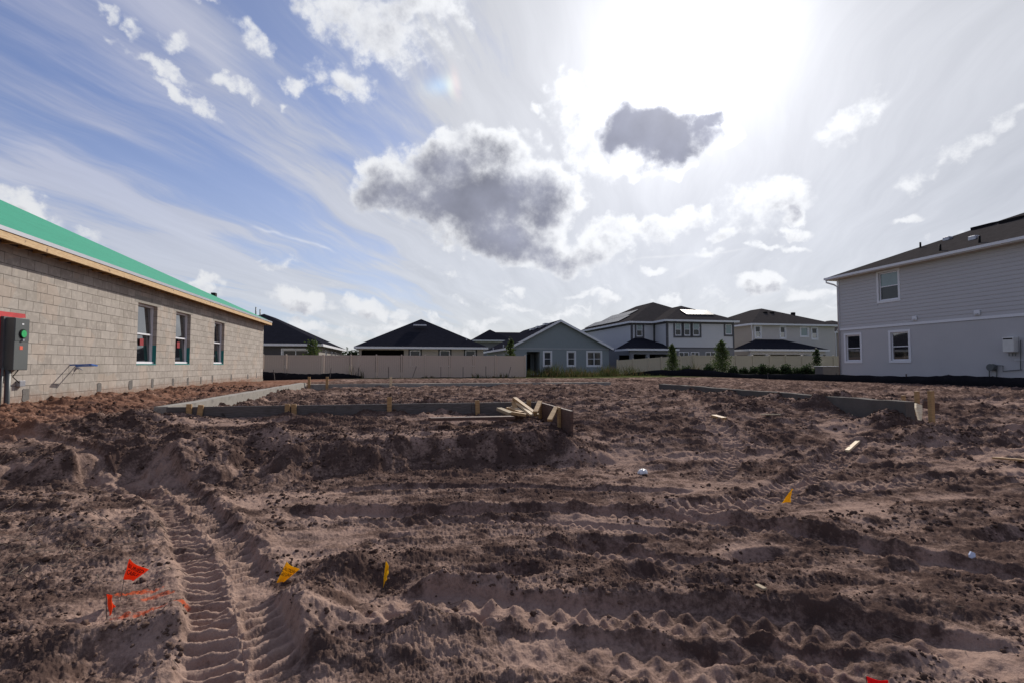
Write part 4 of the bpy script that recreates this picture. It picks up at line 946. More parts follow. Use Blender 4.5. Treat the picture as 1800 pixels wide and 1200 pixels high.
bt = MB(); obox(bt, *S_(0, 0), 0, wG, zw-.1, zw+.03, .001, .03); bt.build('belt_trim', mat('grey_trim', (.33, .35, .37), .7), rg_)
rm_ = MB(); t = .09; zl, zr2, zrd = zG, zG, zG+pg*(ax+.35); y0_, y1_ = -.35, gl+.3; xR = wG+.35
pr_ = (zrd-zr2)/(xR-ax)
pts = [(-.35, zl), (ax, zrd), (xR, zr2), (xR, zr2-t), (ax, zrd-t), (-.35, zl-t)]
rm_.add([(x, yv, z) for yv in (y0_, y1_) for x, z in pts], [(0,1,7,6),(1,2,8,7),(2,3,9,8),(3,4,10,9),(4,5,11,10),(5,0,6,11),(0,5,4,1),(1,4,3,2),(6,7,10,11),(7,8,9,10)])
rm_.build('roof', M_blackr, rg_)
rk = MB()
for (xa, za), (xb, zb_2) in (((-.37, zl), (ax, zrd)), ((ax, zrd), (xR+.02, zr2))):
    rk.add([(xa, y0_-.03, za+.01), (xb, y0_-.03, zb_2+.01), (xb, y0_-.03, zb_2-.22), (xa, y0_-.03, za-.22), (xa, y0_-.005, za+.01), (xb, y0_-.005, zb_2+.01), (xb, y0_-.005, zb_2-.22), (xa, y0_-.005, za-.22)], [(0,1,2,3),(4,7,6,5),(0,4,5,1),(3,2,6,7),(0,3,7,4),(1,5,6,2)])
rk.box(-.40, -.36, y0_, y1_, zl-.2, zl+.01)
rk.build('fascia', M_trim, rg_)
for px, py, yy_ in ((937, 577, 56), (948, 574, 54), (961, 570, 52)): 
    a = onY(px, py, yy_); xx = a.x-GL.x-.35; zz = zl+pg*(xx+.35); MB().box(xx-.35, xx+.35, yy_-gy-.8, yy_-gy+.1, zz-.05, zz+.16).build('skylight', M_metal, rg_)
for px, py in ((886, 602), (868, 606)): 
    a = onY(px, py, 58 if px < 880 else 53); xx = a.x-GL.x-.35; zz = zl+pg*(xx+.35); MB().tube([(xx, a.y-gy, zz-.1), (xx, a.y-gy, zz+.3)], .07, 8).build('vent_pipe', M_metal, rg_)
# two-storey house D with solar panels
zD = EYE+4.65; xD0, xD1, yD0, yD1, xs = 23.7, 34.2, 51.4, 66.6, 26.4; yDf = 48.7
rd_ = hz_root('solar_house', xD0, yDf, 'two-storey white and grey house with solar panels on its brown roof')
T = lambda x, y: (x-xD0, y-yDf)
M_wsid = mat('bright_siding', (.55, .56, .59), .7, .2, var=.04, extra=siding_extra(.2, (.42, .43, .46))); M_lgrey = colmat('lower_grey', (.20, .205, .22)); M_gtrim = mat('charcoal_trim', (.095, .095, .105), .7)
zm = onY(1200, 611, yDf).z; dy = yD0-yDf; wD = xD1-xD0; lD = yD1-yDf; xo = xs-xD0
def dxx(px, y=yDf): return onY(px, 600, y).x-xD0
def dzz(px, py, y=yDf): return onY(px, py, y).z
h1 = (dxx(1119, yD0), dxx(1129.5, yD0), dzz(1119, 591.5, yD0), dzz(1119, 569.5, yD0))
h3 = [(dxx(a)-xo, dxx(b)-xo, dzz(a, 590), dzz(a, 568)) for a, b in ((1187, 1198), (1203, 1213.5), (1218.5, 1230))]
h4 = (dxx(1275.5)-xo, dxx(1287)-xo, dzz(1276, 588), dzz(1276, 570))
def split_wall(o, u, n, l, hl, hu):
    mb = MB(); wall_panel(mb, o, u, n, l, .3, zm-.06, hl); mb.build('lower_wall', M_lgrey, rd_)
    mb = MB(); wall_panel(mb, o, u, n, l, zm+.06, zD-.12, hu); mb.build('upper_wall', M_wsid, rd_)
    mb = MB(); obox(mb, o, u, n, -.02, l+.02, zm-.06, zm+.06, -.02, .03); mb.build('belt_trim', M_gtrim, rd_)
    mb = MB(); obox(mb, o, u, n, .0, .16, zm+.06, zD-.2, .001, .028); obox(mb, o, u, n, l-.16, l, zm+.06, zD-.2, .001, .028); obox(mb, o, u, n, .16, l-.16, zD-.38, zD-.2, .001, .028); mb.build('frame_trim', M_gtrim, rd_)
lw = [(dxx(a)-xo, dxx(b)-xo, .9, dzz(a, 618)) for a, b in ((1193, 1211), (1214, 1229), (1240, 1258))]
split_wall((xo, 0, 0), (1, 0, 0), (0, -1, 0), wD-xo, lw, h3+[h4]); SO = ((xo, 0, 0), (1, 0, 0), (0, -1, 0))
split_wall((0, dy, 0), (1, 0, 0), (0, -1, 0), xo, [], [h1]); split_wall((xo, 0, 0), (0, 1, 0), (-1, 0, 0), dy, [], [])
split_wall((0, dy, 0), (0, 1, 0), (-1, 0, 0), lD-dy, [], []); split_wall((wD, 0, 0), (0, 1, 0), (1, 0, 0), lD, [], []); split_wall((0, lD, 0), (1, 0, 0), (0, 1, 0), wD, [], [])
for h in h3: window(rd_, *SO, h, depth=.06, trim=.2, trim_mat=M_gtrim, fw=.07, panes=[M_blind, M_glassd])
window(rd_, *SO, h4, depth=.06, trim=.2, trim_mat=M_gtrim, fw=.07, panes=[M_blind], split='none')
for h in lw: window(rd_, *SO, h, depth=.06, fw=.07, panes=[M_glassd], split='v')
window(rd_, (0, dy, 0), (1, 0, 0), (0, -1, 0), h1, depth=.06, trim=.2, trim_mat=M_gtrim, fw=.07, panes=[M_blind, M_glassd])
o_ = .4
pD = (onY(1142, 532, 57).z-zD)/(wD/2+o_); hip_roof(rd_, -o_, wD+o_, dy-o_, lD+o_, zD, pD, M_brownr, M_trim, .2)
wf = wD-xo; pf = (onY(1197, 538, yDf-o_+wf/2+o_).z-zD)/(wf/2+o_)
hip_roof(rd_, xo-o_, wD+o_+.01, -o_, lD-2, zD+.006, pf, M_brownr, M_trim, .2, name='front_roof')
# solar panels: left slope and front slope
def panel_on(parent, P0, U, V, nu, nv, pw, ph, nrm, name='solar_panel'):
    for a in range(nu):
        for b_ in range(nv):
            q0 = P0+U*(a*pw)+V*(b_*ph); mb = MB(); c = [q0+nrm*.06, q0+U*(pw-.03)+nrm*.06, q0+U*(pw-.03)+V*(ph-.03)+nrm*.06, q0+V*(ph-.03)+nrm*.06]; d = [p+nrm*.05 for p in c]
            mb.add(c+d, [(0,3,2,1),(4,5,6,7),(0,1,5,4),(1,2,6,5),(2,3,7,6),(3,0,4,7)]); mb.build(name, M_solar, parent)
M_solar = mat('solar_glass', (.025, .03, .05), .38, .45, var=.05)
cs_, sn_ = math.cos(math.atan(pD)), math.sin(math.atan(pD))
panel_on(rd_, Vector((-o_+.5*cs_, dy+3.4, zD+.5*sn_)), Vector((0, 1, 0)), Vector((cs_, 0, sn_)), 10, 1, 1.15, 1.7, Vector((-sn_, 0, cs_)))
panel_on(rd_, Vector((-o_+2.25*cs_, dy+4.6, zD+2.25*sn_)), Vector((0, 1, 0)), Vector((cs_, 0, sn_)), 7, 1, 1.15, 1.7, Vector((-sn_, 0, cs_)))
cf, sf = math.cos(math.atan(pf)), math.sin(math.atan(pf))
ff0 = onY(1205, 556, yDf+1.2).x-xD0
panel_on(rd_, Vector((ff0, -o_+1.5*cf, zD+1.5*sf)), Vector((1, 0, 0)), Vector((0, cf, sf)), 4, 1, .82, 1.55, Vector((0, -sf, cf)))
# patio roof D
def patio(root, px0, px1, ytop, ybot, yw, depth, X0_, Y0_, wallm, cols, name='patio_roof'):
    yf = yw-depth; a, b_ = onY(px0, ybot, yf), onY(px1, ybot, yf); z = a.z; x0, x1 = a.x-X0_, b_.x-X0_; f = yf-Y0_; bk = yw-Y0_-.003
    t_ = onY((px0+px1)/2, ytop, yw); zt2 = t_.z; ins = min(depth*1.0, (x1-x0)*.4)
    mb = MB(); mb.add([(x0, f, z), (x1, f, z), (x1, bk, z), (x0, bk, z), (x0+ins, bk, zt2), (x1-ins, bk, zt2)], [(0, 1, 5, 4), (1, 2, 5), (0, 4, 3), (2, 3, 4, 5), (0, 3, 2, 1)])
    r = mb.build(name, M_blackr, root); fb = MB(); fb.box(x0-.02, x1+.02, f-.02, f+.02, z-.2, z-.004); fb.box(x0-.02, x0+.02, f+.02, bk, z-.2, z-.004); fb.box(x1-.02, x1+.02, f+.02, bk, z-.2, z-.004); fb.build('fascia', M_trim, r)
    bm_ = MB(); bm_.box(x0+.3, x1-.3, f+.25, f+.5, z-.55, z-.02); bm_.build('patio_beam', wallm, root)
    for c_ in cols:
        xx = onY(c_, 620, yf+.35).x-X0_; MB().box(xx-.17, xx+.17, f+.2, f+.54, .3, z-.55).build('patio_column', wallm, root)
    dk = MB(); dk.box(x0+.5, x1-.5, bk-.08, bk-.02, .35, z-.6); dk.build('patio_opening', M_dark, root)  # near-black sheet for the dark opening across the back of the patio
patio(rd_, 1104, 1194, 594.5, 612, yD0, 3.4, xD0, yDf, M_lgrey, (1110, 1138, 1186))
# house E
xE0, xE1, yE = 38.3, 49.2, 51.2
re_ = hz_root('white_patio_house', xE0, yE, 'plain white two-storey house with a black lean-to patio roof, right of the solar house')
wE = xE1-xE0; M_offw = colmat('off_white_stucco', (.50, .48, .47)); M_cream = colmat('cream_stucco', (.42, .37, .32))
def ex_(px): return onY(px, 590, yE).x-xE0
def ez_(px, py): return onY(px, py, yE).z
hE2 = [(ex_(a), ex_(b), ez_(a, c_), ez_(a, d)) for a, b, c_, d in ((1328, 1337, 593, 573.5), (1372, 1380.5, 594, 574.5), (1408, 1420.5, 591, 576), (1427.5, 1436.5, 595.5, 576.5))]
mb = MB(); wall_panel(mb, *S_(0, 0), wE, .3, zD-.12, hE2); wall_panel(mb, (wE, 0, 0), (0, 1, 0), (1, 0, 0), 13, .3, zD-.12, []); wall_panel(mb, (0, 13, 0), (1, 0, 0), (0, 1, 0), wE, .3, zD-.12, []); mb.build('front_wall', M_offw, re_)
mb = MB(); wall_panel(mb, *W_(0, 0), 13, .3, zD-.12, []); mb.build('side_wall', M_cream, re_)
zb2 = ez_(1324, 614.5); mb = MB(); obox(mb, *W_(0, 0), 0, 13, zb2-.06, zb2+.06, .001, .03); mb.build('belt_trim', M_trim, re_)
for k, h in enumerate(hE2): window(re_, *S_(0, 0), h, depth=.06, trim=.13, fw=.06, panes=[M_blind] if k == 2 else [M_glassd, M_glass], split='none' if k == 2 else 'h')
pE = (onY(1336, 542.5, yE-.4+wE/2+.4).z-zD)/(wE/2+.4); hip_roof(re_, -.4, wE+.4, -.4, 13.4, zD, pE, M_brownr, M_trim, .2)
MB().tube([(-.3, -.3, zD-.2), (-.3, -.2, zD-.5), (-.08, -.08, zD-.9), (-.08, -.08, .5)], .05, 6).build('downspout', M_trim, re_)
MB().tube([(wE+.3, -.3, zD-.2), (wE+.3, -.2, zD-.5), (wE+.06, -.08, zD-.9), (wE+.06, -.08, .5)], .05, 6).build('downspout', M_trim, re_)
patio(re_, 1317, 1458, 597, 613, yE, 3.2, xE0, yE, M_offw, (1318.5, 1347, 1408, 1452))
for px, py in ((1344, 546), (1356, 552.5), (1393, 556)):
    a = onY(px, py, yE+3.6); zz = zD+pE*(3.6+.4); MB().box(a.x-xE0-.2, a.x-xE0+.2, 3.3, 3.7, zz-.25, zz+.12).build('roof_vent', M_dark, re_, bevel=.03)
# house H glimpsed between
h0, h1_ = onY(1461, 583, 62), onY(1500, 583, 62)
rh2 = hz_root('neighbouring_house', h0.x, 62, 'sliver of a taupe house between the white patio house and the siding house')
body(rh2, 0, 9, 0, 10, .3, h0.z-.1, M_taupe); hip_roof(rh2, -.35, 9.35, -.35, 10.35, h0.z, .42, M_brownr, M_trim, .2)

# ================================================================== vinyl fences
def vinyl_fence(name, label, A, B, posts, top, bot, m_, topB=None, cap_bright=True):
    A, B = Vector(A), Vector(B); r = empty(name, (A.x, A.y, 0), 0, label, 'fence'); Lf = (B-A).length; u = (B-A)/Lf
    topB = top if topB is None else topB
    def tz(s): return top+(topB-top)*s/Lf
    ps = [0.]+sorted(posts)+[Lf]
    nrm = Vector((u.y, -u.x, 0))
    for s0, s1 in zip(ps, ps[1:]):
        if s1-s0 < .3: continue
        a, b_ = u*(s0+.085), u*(s1-.085); t0, t1 = tz(s0), tz(s1); n = max(2, int((s1-s0)/.17)); mb = MB()
        for k in range(n):               # tongue and groove boards
            p, q2 = a+(b_-a)*(k/n), a+(b_-a)*((k+1)/n-.006/(s1-s0)*1.); ta, tb = t0+(t1-t0)*k/n, t0+(t1-t0)*(k+1)/n
            vs = [];
            for pp, tt in ((p, ta), (q2, tb)):
                for dd in (-.012, .012):
                    w_ = pp+nrm*dd; vs += [(w_.x, w_.y, bot), (w_.x, w_.y, tt-.1)]
            mb.add(vs, [(0,1,5,4),(2,6,7,3),(1,3,7,5),(0,4,6,2),(0,2,3,1),(4,5,7,6)])
        pn = mb.build('panel', m_, r)
        MB().bar((a.x, a.y, t0-.07), (b_.x, b_.y, t1-.07), .05, .14).build('top_rail', m_, pn); MB().bar((a.x, a.y, bot+.1), (b_.x, b_.y, bot+.1), .05, .14).build('bottom_rail', m_, pn)
    for s in ps:
        p = u*s; t = tz(s); mb = MB(); mb.box(p.x-.063, p.x+.063, p.y-.063, p.y+.063, bot-.1, t+.03); po = mb.build('post', m_, r)
        c = MB(); c.add([(p.x-.075, p.y-.075, t+.032), (p.x+.075, p.y-.075, t+.032), (p.x+.075, p.y+.075, t+.032), (p.x-.075, p.y+.075, t+.032), (p.x, p.y, t+.09)], [(0, 1, 4), (1, 2, 4), (2, 3, 4), (3, 0, 4), (0, 3, 2, 1)]); c.build('post_cap', m_, po)
    return r
FY = 42.0; xl = onY(380, 640, FY).x; xr = onY(923, 640, FY).x
vinyl_fence('vinyl_fence', 'beige vinyl privacy fence closing the lot between the block house and grey gable house', (xl, FY, 0), (xr, FY, 0),
    [onY(p, 640, FY).x-xl for p in (420, 462, 502.6, 568, 616.5, 661.6, 705.8, 747.6, 790.4, 832, 871)], onY(700, 624.3, FY).z, .25, M_fence)
c_ = atD(1221, 640, 48); c_.z = 0; FY2 = c_.y; xe2 = onY(1500, 640, FY2).x
vinyl_fence('vinyl_fence', 'tan vinyl privacy fence with bright caps behind the shrubs, left of the siding house', (c_.x, c_.y, 0), (xe2, FY2, 0),
    [onY(p, 640, FY2).x-c_.x for p in (1256, 1293.6, 1323.6, 1353.3, 1381.5, 1410.3, 1437.8, 1465.5)], onY(1300, 624.6, FY2).z, .35, M_fence2)
a_ = atD(1085, 640, 50.5); a_.z = 0; Lx = (Vector((c_.x-.2, c_.y, 0))-a_).length
vinyl_fence('vinyl_fence', 'lower tan vinyl fence sloping up in front of the solar house patio', a_, (c_.x-.15, c_.y+.02, 0),
    [Lx*k for k in (.22, .43, .60, .84)], EYE+8.2*50.5/900, .35, M_fence2, topB=EYE+17*48/900)

# ================================================================== silt fences
def silt(name, label, pts, stakes, lean=.0):
    """pts: (px, y top, y bottom, distance)"""
    r = empty(name, (0, 0, 0), 0, label, 'silt fence'); T_, B_ = [], []
    arr = np.array(pts, float); xs_ = np.linspace(0, len(arr)-1, 90)
    for k, t in enumerate(xs_):
        px, yt, yb, d = [np.interp(t, np.arange(len(arr)), arr[:, c]) for c in range(4)]
        a = atD(px, yt, d); b_ = atD(px, yb, d); w = .05*math.sin(k*.9)+.03*math.sin(k*2.3+1); z = b_.z
        b_ = Vector((a.x, a.y, min(b_.z, gz(a.x, a.y)+.02)-.12)); a.z += .015*math.sin(k*1.7)
        T_.append(a+Vector((w*.3, w*.3, 0))); B_.append(b_+Vector((w, w, 0)))
    mb = MB(); n = len(T_); off = Vector((.004, .006, 0)); M_ = [(T_[k]+B_[k])/2+Vector((.06*math.sin(k*1.1), .06*math.cos(k*.8), 0)) for k in range(n)]
    vs = [*T_, *M_, *B_]; vs = vs+[p+off for p in vs]; f = []
    for k in range(n-1):
        for rw in (0, 1):
            a = rw*n+k; f += [(a, a+1, a+n+1, a+n), (a+3*n, a+4*n, a+4*n+1, a+3*n+1)]
    f += [(k, k+3*n, k+1+3*n, k+1) for k in range(n-1)]
    mb.add(vs, f); mb.build('fabric', M_black, r, smooth=True)
    for px, yt, d, ln in stakes:
        a = atD(px, yt, d); g = gz(a.x, a.y); MB().bar((a.x+ln, a.y, g-.15), (a.x, a.y, a.z), .04, .04).build('stake', M_oldb, r)
    return r
silt('silt_fence', 'black silt fence sagging along the foot of the beige fence beside the block house', [(420, 652, 668, 33), (470, 653, 668, 34), (500, 654.5, 668, 35), (530, 656.5, 667, 36), (560, 656.5, 667, 37), (590, 654.5, 666, 38), (615, 657, 665, 39), (640, 661.5, 664.5, 40.5), (700, 662.3, 664.3, 41.3), (800, 662.3, 664.5, 41.3), (925, 662, 664.5, 41.3)],
     [(481, 649, 34, .1), (582, 646, 37.5, -.1), (630, 645, 40, 0), (683, 644, 40.8, 0), (732, 643, 40.8, -.35), (775, 644, 40.8, 0), (814, 644, 40.8, 0), (854, 643, 40.8, 0), (898, 644, 40.8, -.3)])
silt('silt_fence', 'long black silt fence curving in front of the shrubs and the white siding house', [(1085, 659, 662, 46), (1120, 653.5, 661, 44), (1160, 649, 659, 43), (1185, 650.5, 657, 42), (1212, 647, 656.5, 40.5), (1250, 650.5, 659, 38.5), (1300, 656, 663, 35.5), (1350, 657, 666, 32), (1400, 656, 668.5, 29.5), (1460, 657.5, 672, 27), (1520, 659, 674, 25), (1580, 660.5, 675.5, 23), (1640, 660.5, 677.5, 21.3), (1668, 658.5, 678, 20.6), (1720, 660.5, 680, 19.3), (1800, 663.5, 684, 17.6), (1950, 670, 692, 15), (2200, 682, 706, 12.5)],
     [(1212, 644.5, 40.6, 0), (1255, 648, 38.6, 0), (1350, 654.5, 32.1, 0), (1470, 655, 26.8, 0), (1593, 656.5, 22.8, 0), (1667, 657.5, 20.7, 0), (1745, 660, 18.8, 0)])

# ================================================================== foundation walls and form boards
PZ = .65
def P65(px, py): return onZ(px, py, PZ)
fl, fr_, fn = P65(285, 716.3), P65(941, 704.2), P65(1006, 721.5)
yB = (fl.y+fr_.y)/2
def conc_wall(name, label, A, B, wdt=.2, top=PZ, n=26, m_=None):
    A, B = Vector(A), Vector(B); r = MB(); u = (B-A); l = u.length; u /= l; s = Vector((u.y, -u.x, 0)); vs = []; fs = []
    for k in range(n+1):
        p = A+u*l*k/n; t = top+random.uniform(-.008, .008)
        for dd, z in ((-wdt/2, -.1), (-wdt/2, t), (wdt/2, t+random.uniform(-.006, .006)), (wdt/2, -.1)):
            w_ = p+s*dd; vs.append((w_.x, w_.y, z))
    for k in range(n):
        for j_ in range(3): a = k*4+j_; fs.append((a, a+1, a+5, a+4))
    fs += [(0, 3, 2, 1), (n*4, n*4+1, n*4+2, n*4+3)]
    r.add(vs, fs); o = r.build(name, m_ or M_conc, None); return tag(o, label, 'foundation wall', 'poured concrete footing walls')
xL = fl.x; yBack = P65(545, 671.8).y; xRt = onZ(1583, 704.6, PZ).x
conc_wall('foundation_wall', 'sunlit concrete footing wall running back beside the block house', (xL-.1, yB+.05, 0), (xL-.1, yBack, 0))
conc_wall('foundation_wall', 'shaded concrete footing wall on the right, running back from the two upright posts', (xRt, P65(1590, 706).y, 0), (xRt, P65(1130, 674).y, 0), m_=mat('shaded_concrete', (.125, .112, .103), .95, .05, var=.4, vscale=2.2, bump=.01, bscale=30, extra=concrete_extra))  # darker copy of the footing concrete: shade and soil stains put into the colour
conc_wall('foundation_wall', 'low far footing wall closing the back of the pad near the beige fence', (xL+.05, yBack, 0), (xRt-.4, yBack, 0), top=PZ-.06)
fw_ = empty('form_board', (xL, yB, 0), 0, 'long weathered form board braced by stakes across the front of the pad', 'formwork')
mb = MB(); xx = 0; Lb = fr_.x-xL; k = 0
for a, b_ in ((0, .42), (.42, .80), (.80, 1.)): mb = MB(); mb.box(Lb*a+.002, Lb*b_-.002, -.02, .02, PZ-.29, PZ+random.uniform(-.004, .004)); mb.build('board', M_oldb, fw_, bevel=.003)
def stake(parent, x, y, z0, z1, w=.075, t=.035, leanx=0, leany=0, m_=None):
    mb = MB(); mb.bar((x+leanx, y+leany, z0), (x, y, z1), w, t, up=(0, 1, 0)); mb.build('stake', m_ or M_stake, parent, bevel=.003)
for px, yt, lx in ((332, 709.5, .0), (353, 711, -.06), (505, 709.5, .0), (516, 709.5, .02), (684.5, 697, 0), (839, 703, .02), (930, 702, 0)):
    a = onY(px, yt, yB-.06); stake(fw_, a.x-xL, -.045, .2, a.z, leanx=lx)
fs_ = empty('form_board', (fr_.x, yB, 0), 0, 'short red-brown form board at the garage step, propped by two slanting braces', 'formwork')
yN2 = fn.y-yB
mb = MB(); mb.box(.0, .04, yN2, -.03, PZ-.30, PZ); mb.build('board', M_redb, fs_, bevel=.003)
mb = MB(); mb.box(.002, .038, yN2, yN2+.9, PZ-.46, PZ-.303); mb.build('board', M_redb, fs_, bevel=.003)
def bpt(px, py, y): a = onY(px, py, y); return Vector((a.x-fr_.x, a.y-yB, a.z))
for (t0, t1) in (((949, 705), (941, 724)), ((983, 715), (966, 738))):
    yy_ = yB+yN2*(.2 if t0[0] < 960 else .68)
    a, b_ = bpt(t0[0], t0[1], yy_), bpt(t1[0], t1[1], yy_-.35); a.x = min(a.x, -.03); MB().bar(a, b_, .075, .035).build('brace', M_stake, fs_, bevel=.003)
for px, yt, f in ((944, 703, .14), (987, 717, .74)):
    a = bpt(px, yt, yB+yN2*f); MB().box(-.04, -.002, yN2*f-.04, yN2*f+.04, .2, PZ+.015).build('stake', M_stake, fs_, bevel=.003)

# pile of offcut stakes
def plank(a, b_, w, t, label, m_=None, cat='wood stake', group=None, w2=None, up=(0, 0, 1), name='wood_stake'):
    o = MB().bar(a, b_, w, t, w2=w2, up=up).build(name, m_ or M_pale, None, bevel=.003); return tag(o, label, cat, group)
def Q(px, py, z=None, y=None): return onZ(px, py, z) if z is not None else onY(px, py, y)
yq = yB-.22
grp = 'loose stakes heaped at the garage corner'
plank(Q(904, 699, y=yq+.05), Q(944, 729, y=yq-.45), .085, .04, 'longest brown stake leaning over the heap at the garage corner', M_stake, group=grp)
plank(Q(908, 706, y=yq), Q(935, 729, y=yq-.5), .07, .035, 'pale stake lying just under the long brown one in the heap', M_pale, group=grp)
plank(Q(901, 714, y=yq-.02), Q(922, 727, y=yq-.4), .07, .04, 'whitest short stake in the middle of the heap', M_pale, group=grp)
plank(Q(893, 716.5, y=yq-.05), Q(918, 725, y=yq-.42), .09, .04, 'flat brown offcut on the left side of the heap', M_stake, group=grp)
plank(Q(877, 718, y=yq-.05), Q(900, 727, y=yq-.5), .10, .05, 'greyish pointed stake sticking out left of the heap', mat('grey_lumber', (.33, .26, .17), .8), group=grp, w2=.12)
plank(Q(899, 725, y=yq-.5), Q(925, 729, y=yq-.55), .09, .045, 'reddish offcut lying lowest at the front of the heap', M_stake, group=grp)
plank(Q(903, 704, y=yq+.04), Q(907, 722, y=yq-.2), .08, .035, 'upright brown stake at the back of the heap', M_stake, group=grp)
a, b_ = Q(755, 736, z=gz(*Q(755, 736, z=.42).xy)+.04), Q(901, 733, z=gz(*Q(901, 733, z=.42).xy)+.045)
tag(MB().bar(a, b_, .14, .045).build('dark_plank', M_redb, None, bevel=.003), 'dark plank lying flat in front of the form board', 'plank')  # same dark red-brown lumber as the garage step board

# stakes, posts and scraps at the right
ap = Q(1588, 707, y=P65(1583, 704.6).y+.7); base = P65(1611, 712)
def upright(px, yt, yb, dist, w, label, m_=M_stake, t=.09):
    a = atD(px, yt, dist); b_ = atD(px, yb, dist); o = MB().bar((a.x, a.y, min(b_.z, gz(a.x, a.y))-.1), (a.x, a.y, a.z), w, t, up=(0, 1, 0)).build('wood_post', m_, None, bevel=.004); return tag(o, label, 'wood post')
upright(1611.5, 687, 709, 9.25, .06, 'left one of two upright brown posts behind the pale pointed stake', t=.06)
upright(1636, 686, 728, 8.7, .07, 'tallest upright brown post at the end of the right footing wall', t=.07)
upright(1588, 694, 705, 10.3, .06, 'short stub of a post on top of the right footing wall', t=.05)
a, b_ = atD(1622, 709.5, 9.0), atD(1650, 715, 8.95)
tag(MB().bar(a, b_, .04, .13).build('cross_board', M_redb, None, bevel=.003), 'short red-brown board set level between the two upright posts', 'board')
a, b_ = atD(1616, 708, 8.0), atD(1618, 738, 7.7); mb = MB(); s_ = Vector((.98, -.2, 0))
mb.add([a-s_*.045, a+s_*.045+Vector((0, 0, -.03)), a+s_*.05+Vector((0, 0, -.16))+(b_-a)*0, b_+s_*.02, b_-s_*.01, a-s_*.05+(b_-a)*.3], [(0, 1, 2, 3, 4, 5)])
vs = list(mb.v); n_ = len(vs); bk = Vector((.01, .04, 0)); mb = MB(); mb.add(vs+[tuple(Vector(p)+bk) for p in vs], [tuple(range(n_)), tuple(range(n_, 2*n_))[::-1], *[(i_, (i_+1) % n_, n_+(i_+1) % n_, n_+i_) for i_ in range(n_)]])
tag(mb.build('wood_stake', M_pale, None), 'pale pointed stake leaning upside down against the dirt mound', 'wood stake')
def lying(pa, pb, w, t, label, m_=M_pale, cat='wood scrap', lift=.02, name='wood_scrap', z=.3):
    ends = []
    for px, py in (pa, pb):
        zz = z
        for _ in range(12): p = onZ(px, py, zz); zz = .5*zz+.5*(gz(p.x, p.y)+t/2+lift)
        ends.append(onZ(px, py, zz))
    return tag(MB().bar(ends[0], ends[1], w, t).build(name, m_, None, bevel=.002), label, cat)
lying((1489, 792), (1516, 768), .055, .035, 'short thick pale offcut lying alone on the curved tyre tracks', cat='wood scrap')
lying((1497, 729), (1566, 721.5), .06, .03, 'thin pale board lying in front of the right footing wall')
lying((1748, 804), (1812, 809), .07, .025, 'thin brown board at the right edge of the photo', M_stake)
lying((1254, 730), (1273, 735), .12, .04, 'small orange-brown wood chip on the sand mid-lot', M_stake)
lying((1337, 728), (1372, 728), .04, .02, 'thin grey lath lying flat mid-lot', mat('grey_lumber', (.33, .26, .17), .8))
lying((1330, 1027), (1345, 1035), .03, .012, 'tiny pale wood chip near the right foreground', mat('grey_lumber', (.33, .26, .17), .8), z=0)
for px, lab in ((543.5, 'left short stub of a stake on the far footing wall'), (575, 'right short stub of a stake on the far footing wall'), (687, 'short stub with a white foot on the far footing wall')):
    a = onY(px, 663, yBack-.12); tag(MB().bar((a.x, a.y, .4), (a.x, a.y, a.z+.03), .09, .05, up=(0, 1, 0)).build('wood_stake', M_stake if px < 600 else M_pale, None, bevel=.003), lab, 'wood stake')

